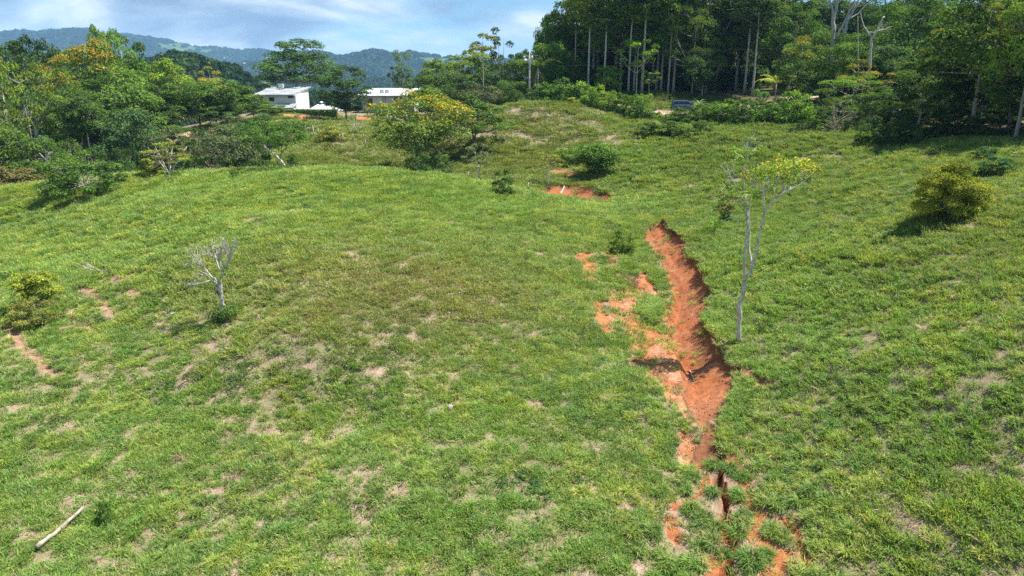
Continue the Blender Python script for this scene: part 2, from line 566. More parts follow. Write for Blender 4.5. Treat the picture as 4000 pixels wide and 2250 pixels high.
class Solid:
    """collects boxes and prisms into one mesh"""
    def __init__(self):
        self.V = []; self.F = []; self.n = 0

    def hexa(self, corners):
        """8 corners: bottom 4 counter-clockwise, top 4 counter-clockwise"""
        self.V.append(np.asarray(corners, float))
        b = self.n
        self.F.append(np.array([[3, 2, 1, 0], [4, 5, 6, 7], [0, 1, 5, 4], [1, 2, 6, 5], [2, 3, 7, 6], [3, 0, 4, 7]]) + b)
        self.n += 8

    def box(self, x0, x1, y0, y1, z0, z1):
        self.hexa([(x0, y0, z0), (x1, y0, z0), (x1, y1, z0), (x0, y1, z0), (x0, y0, z1), (x1, y0, z1), (x1, y1, z1), (x0, y1, z1)])

    def mesh(self, name, mat, bevel=0.0):
        me = np_mesh(name, np.concatenate(self.V), [np.concatenate(self.F)], mat)
        if bevel > 0:
            import bmesh
            bm = bmesh.new(); bm.from_mesh(me)
            bmesh.ops.bevel(bm, geom=bm.edges[:], offset=bevel, segments=2, affect='EDGES', clamp_overlap=True)
            bm.to_mesh(me); bm.free()
        return me


# ------------------------------------------------------------------ materials
def new_mat(name):
    m = bpy.data.materials.new(name)
    m.use_nodes = True
    m.node_tree.nodes.clear()
    return m, m.node_tree


def leaf_mat(name, attr_type='GEOMETRY', attr='col', trans=0.27, gloss=0.02, use_obj=True, tboost=(1.25, 1.3, 0.55)):
    m, t = new_mat(name)
    a = nd(t, 'ShaderNodeAttribute', attribute_type='GEOMETRY', attribute_name='col')
    c = a.outputs['Color']
    if attr_type == 'INSTANCER':
        b = nd(t, 'ShaderNodeAttribute', attribute_type='INSTANCER', attribute_name='gcol')
        c = mix_rgb(t, 1.0, c, b.outputs['Color'], 'MULTIPLY')
    elif use_obj:
        oi = nd(t, 'ShaderNodeObjectInfo')
        c = mix_rgb(t, 1.0, c, oi.outputs['Color'], 'MULTIPLY')
    d = nd(t, 'ShaderNodeBsdfDiffuse'); lk(t, c, d.inputs['Color'])
    tr = nd(t, 'ShaderNodeBsdfTranslucent')
    ct = mix_rgb(t, 1.0, c, tboost, 'MULTIPLY')
    lk(t, ct, tr.inputs['Color'])
    mx = nd(t, 'ShaderNodeMixShader', inp={0: trans}); lk(t, d.outputs[0], mx.inputs[1]); lk(t, tr.outputs[0], mx.inputs[2])
    gl = nd(t, 'ShaderNodeBsdfGlossy', inp={'Roughness': 0.6, 'Color': (0.75, 0.8, 0.85, 1)})
    m2 = nd(t, 'ShaderNodeMixShader', inp={0: gloss}); lk(t, mx.outputs[0], m2.inputs[1]); lk(t, gl.outputs[0], m2.inputs[2])
    o = nd(t, 'ShaderNodeOutputMaterial'); lk(t, m2.outputs[0], o.inputs['Surface'])
    return m


def simple_mat(name, color, rough=0.8, noise=0.0, scale=5.0, bump=0.0, metal=0.0, spec=0.3, color2=None, stretch=(1, 1, 1), use_col=False):
    m, t = new_mat(name)
    p = nd(t, 'ShaderNodeBsdfPrincipled', inp={'Base Color': (*color, 1), 'Roughness': rough, 'Metallic': metal, 'Specular IOR Level': spec})
    cc = None
    if noise > 0 or bump > 0 or color2 is not None:
        tcx = nd(t, 'ShaderNodeTexCoord'); mpx = nd(t, 'ShaderNodeMapping'); mpx.inputs['Scale'].default_value = stretch
        lk(t, tcx.outputs['Object'], mpx.inputs[0])
        nz = nd(t, 'ShaderNodeTexNoise', inp={'Scale': scale, 'Detail': 7.0, 'Roughness': 0.62})
        lk(t, mpx.outputs[0], nz.inputs['Vector'])
        c2 = color2 or tuple(c * (1 - noise) for c in color)
        cc = ramp(t, nz.outputs['Fac'], [(0.36, c2), (0.62, color)])
        if bump > 0:
            b = nd(t, 'ShaderNodeBump', inp={'Strength': bump, 'Distance': 0.05}); lk(t, nz.outputs['Fac'], b.inputs['Height']); lk(t, b.outputs[0], p.inputs['Normal'])
    if use_col:
        a = nd(t, 'ShaderNodeAttribute', attribute_type='GEOMETRY', attribute_name='col')
        cc = mix_rgb(t, 1.0, cc if cc is not None else (*color, 1), a.outputs['Color'], 'MULTIPLY')
    if cc is not None:
        lk(t, cc, p.inputs['Base Color'])
    o = nd(t, 'ShaderNodeOutputMaterial'); lk(t, p.outputs[0], o.inputs['Surface'])
    return m


M_LEAF = leaf_mat('leaf')
M_GRASS = leaf_mat('grass_blade', 'INSTANCER', trans=0.34, gloss=0.02)
M_FAR = leaf_mat('far_foliage', 'INSTANCER', trans=0.15, gloss=0.0)
M_BARK = simple_mat('bark', (0.44, 0.40, 0.34), 0.9, color2=(0.20, 0.17, 0.14), scale=3.0, bump=0.5, stretch=(3, 3, 0.7), use_col=True)
M_PALE_BARK = simple_mat('pale_bark', (0.64, 0.575, 0.48), 0.9, color2=(0.33, 0.28, 0.22), scale=4.0, bump=0.5, stretch=(2, 2, 0.8), use_col=True)

# ------------------------------------------------------------------ ground sheet
def ground_mat():
    m, t = new_mat('ground_soil')
    a = nd(t, 'ShaderNodeAttribute', attribute_type='GEOMETRY', attribute_name='col')
    g = nd(t, 'ShaderNodeNewGeometry')
    n1 = nd(t, 'ShaderNodeTexNoise', inp={'Scale': 2.3, 'Detail': 9.0, 'Roughness': 0.68}); lk(t, g.outputs['Position'], n1.inputs['Vector'])
    n2 = nd(t, 'ShaderNodeTexNoise', inp={'Scale': 14.0, 'Detail': 6.0, 'Roughness': 0.7}); lk(t, g.outputs['Position'], n2.inputs['Vector'])
    k1 = ramp(t, n1.outputs['Fac'], [(0.28, (0.62, 0.60, 0.58)), (0.52, (1.0, 1.0, 1.0)), (0.72, (1.28, 1.30, 1.34))])
    k2 = ramp(t, n2.outputs['Fac'], [(0.30, (0.66, 0.64, 0.62)), (0.52, (1.0, 1.0, 1.0)), (0.70, (1.25, 1.27, 1.30))])
    n3 = nd(t, 'ShaderNodeTexNoise', inp={'Scale': 38.0, 'Detail': 4.0, 'Roughness': 0.75}); lk(t, g.outputs['Position'], n3.inputs['Vector'])
    k3 = ramp(t, n3.outputs['Fac'], [(0.34, (0.5, 0.47, 0.44)), (0.50, (1.0, 1.0, 1.0)), (0.66, (1.35, 1.38, 1.42))])
    c = mix_rgb(t, 1.0, a.outputs['Color'], k1, 'MULTIPLY'); c = mix_rgb(t, 1.0, c, k2, 'MULTIPLY'); c = mix_rgb(t, 1.0, c, k3, 'MULTIPLY')
    p = nd(t, 'ShaderNodeBsdfPrincipled', inp={'Roughness': 0.95, 'Specular IOR Level': 0.15}); lk(t, c, p.inputs['Base Color'])
    s = math_node(t, 'MULTIPLY_ADD', n2.outputs['Fac'], 0.5, n1.outputs['Fac'])
    b = nd(t, 'ShaderNodeBump', inp={'Strength': 0.75, 'Distance': 0.09}); lk(t, s, b.inputs['Height']); lk(t, b.outputs[0], p.inputs['Normal'])
    o = nd(t, 'ShaderNodeOutputMaterial'); lk(t, p.outputs[0], o.inputs['Surface'])
    return m


M_GROUND = ground_mat()


def rows():
    y = 6.0; out = []
    while y < 300:
        out.append(y)
        if y < 17: s = 0.5
        elif y < 66: s = 0.0056 * y
        elif y < 80: s = 0.35
        else: s = 0.013 * y
        y += s
    return np.array(out)


def cols():
    a = -1.5; out = []
    while a < 1.5:
        out.append(a)
        if 0.10 < a < 0.345: s = 0.0014
        elif -0.8 < a < 0.8: s = 0.0085
        else: s = 0.03
        a += s
    return np.array(out)


R_, C_ = rows(), cols()
GX = C_[None, :] * (R_[:, None] * 1.0 + 0.8)
GY = np.repeat(R_[:, None], len(C_), 1)
GZ, (g_dep, g_soil, g_kind, g_worn, g_bare), g_road = ground_z(GX, GY, True)


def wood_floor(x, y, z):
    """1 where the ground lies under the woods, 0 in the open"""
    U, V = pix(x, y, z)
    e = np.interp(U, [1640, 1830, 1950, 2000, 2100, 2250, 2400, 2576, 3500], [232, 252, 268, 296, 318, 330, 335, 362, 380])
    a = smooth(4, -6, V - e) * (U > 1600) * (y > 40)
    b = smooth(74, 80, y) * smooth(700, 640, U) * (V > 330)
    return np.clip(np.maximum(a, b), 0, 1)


# small clods and streaks on the bare earth
st = (fbm(GX * 1.3 + GY * 0.9, (GY - GX * 0.6) * 6.0, 101, 4) - 0.5)
GZ = GZ + np.where((g_kind == 1) | (g_kind == 3), st * 0.13, np.where(g_kind == 2, (fbm(GX * 2.2, GY * 2.2, 103, 5) - 0.5) * 0.5, 0)) * smooth(0.02, 0.25, g_dep)
# road surface a little sunk between its banks
GZ = GZ - 0.25 * smooth(2.6, 1.6, g_road)

C = np.zeros(GX.shape + (3,))
nA = fbm(GX / 3.0, GY / 3.0, 111, 4); nB = fbm(GX / 0.7, GY / 0.7, 113, 4); nC = fbm(GX / 14.0, GY / 14.0, 115, 3)
green = np.array([0.150, 0.150, 0.062]); straw = np.array([0.275, 0.205, 0.138]); pinkish = np.array([0.315, 0.218, 0.160])
kdry = np.clip(smooth(0.36, 0.62, nA * 0.5 + nB * 0.5) * 0.75 + 0.26, 0, 1)[..., None]
C[:] = green * (1 - kdry) + straw * kdry
b_ = np.clip(g_bare, 0, 1)[..., None]
C = C * (1 - b_) + (pinkish * (0.85 + 0.3 * nB[..., None])) * b_
wood = (smooth(95, 112, GY) * smooth(-0.02, 0.1, np.abs(GX / GY + 0.12)))[..., None] * 0.0
w_ = np.clip(g_worn, 0, 1)[..., None]
C = C * (1 - w_) + np.array([0.33, 0.19, 0.125]) * (0.75 + 0.5 * nB[..., None]) * w_
red = np.array([0.310, 0.103, 0.038]); orange = np.array([0.42, 0.160, 0.066]); pale = np.array([0.42, 0.27, 0.185]); road_c = np.array([0.46, 0.34, 0.23])
mixn = smooth(0.35, 0.7, fbm(GX / 1.3, GY / 1.3, 121, 4))[..., None]
lowr = smooth(34, 27, GY)[..., None]
c_main = red * (1 - 0.35 * lowr) + orange * 0.35 * lowr; c_main = c_main * (1 - 0.18 * mixn) + pale * 0.18 * mixn * 0.8
mix2 = smooth(0.45, 0.62, fbm(GX / 0.55, GY / 0.55, 125, 4))[..., None]
c_apron = orange * (1 - 0.55 * mixn) + pale * 0.55 * mixn; c_apron = c_apron * (1 - 0.55 * mix2) + red * 0.95 * 0.55 * mix2
c_rill = (red * 0.55 + orange * 0.45) * (0.9 + 0.2 * mixn)
c_path = (pale * 0.6 + orange * 0.2)
K = g_kind[..., None]
C = np.where((K == 1) | (K == 3), c_main, C); C = np.where(K == 2, c_apron, C); C = np.where(K == 4, c_rill, C); C = np.where(K == 5, c_path, C)
# thin turf lip of dark topsoil along the scarp edge
lip = smooth(0.30, 0.05, g_dep)[..., None] * ((K == 1) | (K == 3))
C = C * (1 - 0.75 * lip) + np.array([0.085, 0.05, 0.03]) * 0.75 * lip
rdm = smooth(2.4, 1.7, g_road)[..., None]
C = C * (1 - rdm) + road_c * rdm
# orange cut banks beside the lower road and under the house hedge
bank = smooth(6.0, 2.8, g_road) * smooth(1.4, 2.6, g_road) * smooth(14, 6, GX)
C = C * (1 - 0.6 * bank[..., None]) + np.array([0.42, 0.16, 0.07]) * 0.6 * bank[..., None]

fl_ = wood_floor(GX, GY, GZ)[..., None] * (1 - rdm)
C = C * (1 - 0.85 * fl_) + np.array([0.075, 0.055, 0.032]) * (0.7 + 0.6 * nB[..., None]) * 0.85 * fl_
nr, nc = GX.shape
ii = (np.arange(nr - 1)[:, None] * nc + np.arange(nc - 1)[None, :])
quads = np.stack([ii, ii + 1, ii + nc + 1, ii + nc], -1)
fk = g_kind.copy()
fk = np.maximum(np.maximum(fk[:-1, :-1], fk[1:, 1:]), np.maximum(fk[1:, :-1], fk[:-1, 1:]))
fr = (g_road[:-1, :-1] < 2.1)
ALLV = np.stack([GX, GY, GZ], -1).reshape(-1, 3); ALLC = C.reshape(-1, 3)


def cut(name, mask):
    q = quads[mask]
    u, inv = np.unique(q, return_inverse=True)
    me = np_mesh(name, ALLV[u], [inv.reshape(-1, 4)], M_GROUND, ALLC[u], smooth_shade=True)
    return tag(link(name, me), kind='structure')


is_g = (fk >= 1) & (fk <= 4)
is_p = (fk == 5) & ~is_g
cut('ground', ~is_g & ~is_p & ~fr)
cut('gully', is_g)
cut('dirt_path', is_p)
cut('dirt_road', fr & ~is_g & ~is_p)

# ------------------------------------------------------------------ distant hills
RIDGES = [
    (5600, 0.26, [(-900, 96), (-100, 92), (0, 92), (120, 82), (200, 70), (255, 71), (300, 93), (400, 107), (470, 120), (560, 128), (680, 137), (760, 150), (900, 172), (1100, 186), (1400, 190), (3000, 190)]),
    (3600, 0.20, [(-900, 200), (300, 196), (560, 172), (680, 148), (760, 133), (815, 126), (838, 127), (870, 138), (935, 128), (960, 130), (1000, 138), (1040, 137), (1090, 146), (1140, 151), (1250, 156), (1400, 162), (2000, 168), (3000, 168)]),
    (1900, 0.20, [(-900, 190), (300, 186), (450, 180), (560, 192), (640, 200), (700, 206), (850, 214), (1000, 206), (1200, 210), (2000, 205), (3000, 205)]),
    (520, 0.24, [(-900, 168), (0, 158), (300, 156), (420, 150), (480, 150), (540, 168), (600, 204), (640, 232), (700, 256), (900, 268), (1200, 270), (3000, 266)]),
]
hr = np.exp(np.linspace(math.log(210), math.log(6300), 180))
ha = np.concatenate([np.linspace(-1.25, -0.62, 40, endpoint=False), np.linspace(-0.62, 0.12, 420, endpoint=False), np.linspace(0.12, 1.25, 90)])
HR, HA = np.meshgrid(hr, ha, indexing='ij')


def hills_z(r, a):
    x = r * np.sin(a); y = r * np.cos(a)
    base = -35 - 150 * smooth(300, 1300, r)
    U = 1288 + np.tan(a) * FPX * 1.028
    z = base
    amp = smooth(300, 4000, r)
    for D, w, prof in RIDGES:
        us = [p[0] for p in prof]; vs = [p[1] for p in prof]
        Vc = np.interp(U, us, vs)
        yy = D * np.cos(a)
        zc = CAM[2] - (SP + (Vc - 724.5) / FPX * CP) / (CP - (Vc - 724.5) / FPX * SP) * yy
        Dw = D * (1 + 0.10 * (fbm(a * 9, a * 0 + 3.0, int(D), 3) - 0.5))
        lobe = np.exp(-(np.log(r / Dw) / w) ** 2)
        zz = base + (zc - base) * lobe
        z = np.maximum(z, zz)
    sc = 0.16 * r ** 0.8
    spur = fbm(x / 420, y / 420, 131, 5) - 0.5
    spur2 = np.abs(fbm(x / 900, y / 900, 137, 4) - 0.5)
    z = z + amp * (spur * 95 - spur2 * 160 + 12) * 0.75
    return z + (fbm(x / 60, y / 60, 139, 3) - 0.5) * 14


HZ = hills_z(HR, HA) + CAM[2] * 0
HX = HR * np.sin(HA); HY = HR * np.cos(HA)


def pasture(x, y):
    return smooth(0.60, 0.66, fbm(x / 260, y / 200, 151, 4)) * smooth(900, 1500, np.hypot(x, y))


hp = pasture(HX, HY)[..., None]
HC = np.array([0.035, 0.062, 0.022]) * (0.7 + 0.6 * fbm(HX / 90, HY / 90, 153, 4))[..., None] * (1 - hp) + np.array([0.08, 0.125, 0.035]) * hp
n1_, n2_ = HR.shape
ii = (np.arange(n1_ - 1)[:, None] * n2_ + np.arange(n2_ - 1)[None, :])
hq = np.stack([ii, ii + 1, ii + n2_ + 1, ii + n2_], -1).reshape(-1, 4)[:, ::-1]
M_HILL = simple_mat('hill_cover', (1.2, 1.2, 1.2), 0.95, color2=(0.65, 0.65, 0.65), scale=0.02, use_col=True, spec=0.0)
hill = link('hills', np_mesh('hills', np.stack([HX, HY, HZ], -1).reshape(-1, 3), [hq], M_HILL, HC.reshape(-1, 3), smooth_shade=True))
tag(hill, kind='structure')

# air: one closed box of thin pale haze round the place
hz = Solid(); hz.box(-6500, 6500, -700, 6500, -420, 460)
mh, th = new_mat('air')
pv = nd(th, 'ShaderNodeVolumePrincipled', inp={'Color': (0.34, 0.62, 1.0, 1), 'Density': 0.000105, 'Anisotropy': 0.0})
oh = nd(th, 'ShaderNodeOutputMaterial'); lk(th, pv.outputs[0], oh.inputs['Volume'])
tag(link('haze', hz.mesh('haze', mh)), kind='stuff', label='thin blue haze in the valley air')

# ------------------------------------------------------------------ scattering (stuff only)
def scatter_group(coll, name):
    g = bpy.data.node_groups.new(name, 'GeometryNodeTree')
    g.interface.new_socket('Geometry', in_out='INPUT', socket_type='NodeSocketGeometry')
    g.interface.new_socket('Geometry', in_out='OUTPUT', socket_type='NodeSocketGeometry')
    gi = g.nodes.new('NodeGroupInput'); go = g.nodes.new('NodeGroupOutput')
    ci = g.nodes.new('GeometryNodeCollectionInfo'); ci.inputs['Collection'].default_value = coll
    ci.inputs['Separate Children'].default_value = True; ci.inputs['Reset Children'].default_value = True
    iop = g.nodes.new('GeometryNodeInstanceOnPoints'); iop.inputs['Pick Instance'].default_value = True

    def attr(nm, ty):
        n = g.nodes.new('GeometryNodeInputNamedAttribute'); n.data_type = ty; n.inputs['Name'].default_value = nm
        return n.outputs['Attribute']
    g.links.new(gi.outputs[0], iop.inputs['Points']); g.links.new(ci.outputs[0], iop.inputs['Instance'])
    g.links.new(attr('idx', 'INT'), iop.inputs['Instance Index'])
    g.links.new(attr('rot', 'FLOAT_VECTOR'), iop.inputs['Rotation'])
    g.links.new(attr('scl', 'FLOAT_VECTOR'), iop.inputs['Scale'])
    g.links.new(iop.outputs[0], go.inputs[0])
    return g


def scatter(name, P, idx, rot, scl, col, group, label):
    me = bpy.data.meshes.new(name)
    me.vertices.add(len(P)); me.vertices.foreach_set('co', np.asarray(P, np.float32).ravel())
    a = me.attributes.new('idx', 'INT', 'POINT'); a.data.foreach_set('value', np.asarray(idx, np.int32))
    a = me.attributes.new('rot', 'FLOAT_VECTOR', 'POINT'); a.data.foreach_set('vector', np.asarray(rot, np.float32).ravel())
    a = me.attributes.new('scl', 'FLOAT_VECTOR', 'POINT'); a.data.foreach_set('vector', np.asarray(scl, np.float32).ravel())
    a = me.attributes.new('gcol', 'FLOAT_COLOR', 'POINT')
    c = np.ones((len(P), 4), np.float32); c[:, :3] = col
    a.data.foreach_set('color', c.ravel())
    o = link(name, me)
    md = o.modifiers.new('scatter', 'NODES'); md.node_group = group
    return tag(o, kind='stuff', label=label)


def blades(rng, n, rad, hmin, hmax, w, lean, mat, curl=0.6, tipcol=(1.15, 1.1, 0.9), basecol=(0.75, 0.75, 0.75), name='tuft', straw=0.11):
    ang = rng.uniform(0, 2 * math.pi, n); r0 = rad * np.sqrt(rng.uniform(0, 1, n))
    bx = r0 * np.cos(ang); by = r0 * np.sin(ang)
    da = ang + rng.normal(0, 0.9, n)
    L = rng.uniform(hmin, hmax, n)
    ln = np.clip(rng.normal(lean, 0.28, n), 0.05, 1.35)
    d1 = np.stack([np.cos(da) * np.sin(ln), np.sin(da) * np.sin(ln), np.cos(ln)], 1)
    l2 = np.minimum(ln + curl * rng.uniform(0.4, 1.4, n), 2.0)
    d2 = np.stack([np.cos(da) * np.sin(l2), np.sin(da) * np.sin(l2), np.cos(l2)], 1)
    side = np.stack([-np.sin(da), np.cos(da), np.zeros(n)], 1)
    tw = rng.normal(0, 0.5, (n, 1)); side = side * np.cos(tw) + np.cross(d1, side) * np.sin(tw)
    b = np.stack([bx, by, np.full(n, -0.03)], 1)
    m = b + d1 * (L * 0.55)[:, None]; t = m + d2 * (L * 0.45)[:, None]
    t[:, 2] = np.maximum(t[:, 2], 0.01)
    ww = (w * rng.uniform(0.7, 1.3, n))[:, None]
    V = np.stack([b - side * ww * 0.4, b + side * ww * 0.4, m + side * ww * 0.5, m - side * ww * 0.5, t], 1)
    i = np.arange(n)[:, None] * 5
    q = i + np.array([[0, 1, 2, 3]]); tr = i + np.array([[3, 2, 4]])
    v = rng.uniform(0.72, 1.28, (n, 1, 1))
    hue = rng.normal(0, 0.10, (n, 1))
    c = np.stack([np.tile(basecol, (n, 1)), np.tile(basecol, (n, 1)), np.ones((n, 3)), np.ones((n, 3)), np.tile(tipcol, (n, 1))], 1) * v
    c[:, :, 0] *= 1 + hue; c[:, :, 2] *= 1 - hue
    dead = rng.uniform(0, 1, n) < straw
    c[dead] *= np.array([1.75, 1.15, 2.2])
    return np_mesh(name, V.reshape(-1, 3), [q, tr], mat, np.clip(c.reshape(-1, 3), 0, 3))


def leaf_quads(P, N, size, rng, aspect=0.55):
    """folded leaf-shaped quads at P facing N"""
    n = len(P)
    r = rng.normal(0, 1, (n, 3))
    A = np.cross(N, r); A /= np.linalg.norm(A, axis=1, keepdims=True) + 1e-9
    B = np.cross(N, A)
    s = np.asarray(size)[:, None] if np.ndim(size) else np.full((n, 1), size)
    V = np.stack([P - A * s * 0.5, P + B * s * aspect * 0.5 + N * s * 0.10, P + A * s * 0.5 - N * s * 0.06, P - B * s * aspect * 0.5 + N * s * 0.10], 1)
    q = np.arange(n)[:, None] * 4 + np.arange(4)[None]
    return V.reshape(-1, 3), q


def weed(rng, n, rad, h, leaf, mat, name='weed'):
    d = rng.normal(0, 1, (n, 3)); d /= np.linalg.norm(d, axis=1, keepdims=True); d[:, 2] = np.abs(d[:, 2])
    P = d * np.array([rad, rad, h]) * (rng.uniform(0.3, 1, (n, 1)) ** 0.5)
    N = d * 0.4 + np.array([0, 0, 0.7]) + rng.normal(0, 0.35, (n, 3)); N /= np.linalg.norm(N, axis=1, keepdims=True)
    V, q = leaf_quads(P, N, leaf * rng.uniform(0.6, 1.3, n), rng, 0.6)
    c = np.repeat(rng.uniform(0.7, 1.3, (n, 1)) * np.ones(3), 4, 0)
    return np_mesh(name, V, [q], mat, c)


tufts = bpy.data.collections.new('tuft_kinds')     # never linked to the scene: only the scatter reads it
rg = np.random.default_rng(5)
_k = 0


def add_kind(me):
    global _k
    o = bpy.data.objects.new('tuft_%02d' % _k, me); tufts.objects.link(o); _k += 1


for i in range(4): add_kind(blades(rg, 60, 0.22, 0.09, 0.24, 0.018, 0.7, M_GRASS))                      # 0-3 short sward
for i in range(4): add_kind(blades(rg, 110, 0.16, 0.30, 0.62, 0.022, 0.55, M_GRASS, curl=0.9))            # 4-7 arching clump
for i in range(3): add_kind(weed(rg, 90, 0.30, 0.16, 0.07, M_GRASS))                                     # 8-10 leafy weeds
for i in range(2): add_kind(blades(rg, 50, 0.28, 0.14, 0.34, 0.012, 1.15, M_GRASS, curl=0.3))             # 11-12 fallen straw
for i in range(3): add_kind(blades(rg, 150, 0.62, 0.14, 0.34, 0.030, 0.6, M_GRASS, curl=0.7))             # 13-15 patch, mid distance
for i in range(3): add_kind(blades(rg, 150, 1.1, 0.22, 0.50, 0.055, 0.7, M_GRASS, curl=0.7))              # 16-18 patch, far
GG = scatter_group(tufts, 'scatter_tufts')

# colours of the living sward
LUSH = np.array([0.195, 0.325, 0.062]); YEL = np.array([0.325, 0.400, 0.076]); OLIVE = np.array([0.300, 0.275, 0.110]); BLUE = np.array([0.100, 0.240, 0.060]); STRAWC = np.array([0.50, 0.40, 0.25])


def region_dry(x, y):
    U, V = pix(x, y, base_z(x, y))
    d = 0.95 * np.exp(-(((U - 980) / 460) ** 2 + ((V - 740) / 150) ** 2))
    d += 0.25 * np.exp(-(((U - 1750) / 260) ** 2 + ((V - 1330) / 120) ** 2))
    d += 0.2 * np.exp(-(((U - 1330) / 120) ** 2 + ((V - 300) / 60) ** 2)) + 0.3 * np.exp(-(((U - 1150) / 160) ** 2 + ((V - 350) / 50) ** 2))
    d += 0.35 * np.exp(-(((U - 2480) / 160) ** 2 + ((V - 600) / 160) ** 2)) + 0.2 * np.exp(-(((U - 600) / 300) ** 2 + ((V - 1150) / 120) ** 2))
    return d, U, V


def grass_colour(x, y, rng):
    n = len(x)
    a = fbm(x / 1.1, y / 1.1, 161, 3); b = fbm(x / 5.0, y / 5.0, 163, 3); c = fbm(x / 0.6, y / 0.6, 167, 2)
    dry, U, V = region_dry(x, y)
    ky = np.clip(smooth(0.40, 0.66, a * 0.55 + b * 0.45) + rng.normal(0, 0.2, n), 0, 1)
    kb = np.clip(smooth(0.54, 0.70, c * 0.5 + b * 0.5), 0, 1) * 0.6
    kd = np.clip(dry * 0.75 + smooth(0.5, 0.7, 1 - a) * 0.15 + rng.normal(0, 0.12, n), 0, 0.85)
    col = LUSH * (1 - ky[:, None]) + YEL * ky[:, None]
    col = col * (1 - kb[:, None]) + BLUE * kb[:, None]
    col = col * (1 - kd[:, None]) + OLIVE * kd[:, None]
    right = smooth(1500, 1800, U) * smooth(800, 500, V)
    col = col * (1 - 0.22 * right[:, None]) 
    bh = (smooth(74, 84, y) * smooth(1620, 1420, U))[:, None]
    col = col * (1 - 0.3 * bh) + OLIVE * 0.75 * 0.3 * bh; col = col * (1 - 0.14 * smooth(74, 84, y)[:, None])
    return col * rng.uniform(0.82, 1.18, (n, 1)), dry


def sample(n, y0, y1, rng, half=0.80, extra=3.0):
    """points spread evenly over the wedge of ground in view"""
    Y = []; X = []
    while len(Y) < n:
        y = math.sqrt(rng.uniform((y0) ** 2, y1 ** 2))
        x = rng.uniform(-1, 1) * (half * y + extra)
        Y.append(y); X.append(x)
    return np.array(X), np.array(Y)


def sample_np(n, y0, y1, rng, half=0.80, extra=3.0):
    y = np.sqrt(rng.uniform(y0 ** 2, y1 ** 2, n)); x = rng.uniform(-1, 1, n) * (half * y + extra)
    return x, y


EXCL = []      # (x, y, r) places kept clear: house pads and the like


def keep_grass(x, y, f, rd, rng, dens=1.0):
    dep, soil, kind, worn, bare = f
    n = len(x)
    cl = fbm(x / 0.9, y / 0.9, 171, 3)
    dry, U, V = region_dry(x, y)
    c2 = fbm(x / 3.4, y / 3.4, 177, 3); c3 = vnoise(x / 0.42, y / 0.42, 179)
    p = dens * (0.18 + 0.12 * smooth(26, 42, y) + 0.70 * smooth(0.40, 0.60, 0.4 * cl + 0.3 * c2 + 0.3 * c3 - 0.02)) * (1 - 0.03 * np.clip(dry, 0, 1))
    p = p * (1 - 0.80 * bare) * (1 - 0.95 * worn)
    f2 = soil_fields(x, y + 0.45); f3 = soil_fields(x, y + 0.18); f4 = soil_fields(x + 0.24, y + 0.1)
    p = np.where((f2[1] > 0) | (f3[1] > 0) | (f4[1] > 0), p * 0.12, p)
    tuffet = smooth(0.56, 0.64, fbm(x / 0.8, y / 0.8, 183, 3))
    p = np.where(soil > 0, np.where(kind == 1, 0.006, np.where(kind == 3, 0.01, 0.16 * tuffet + 0.02)), p)
    p = np.where(rd < 2.3, 0.0, p) * (1 - 0.96 * wood_floor(x, y, base_z(x, y)))
    return rng.uniform(0, 1, n) < p


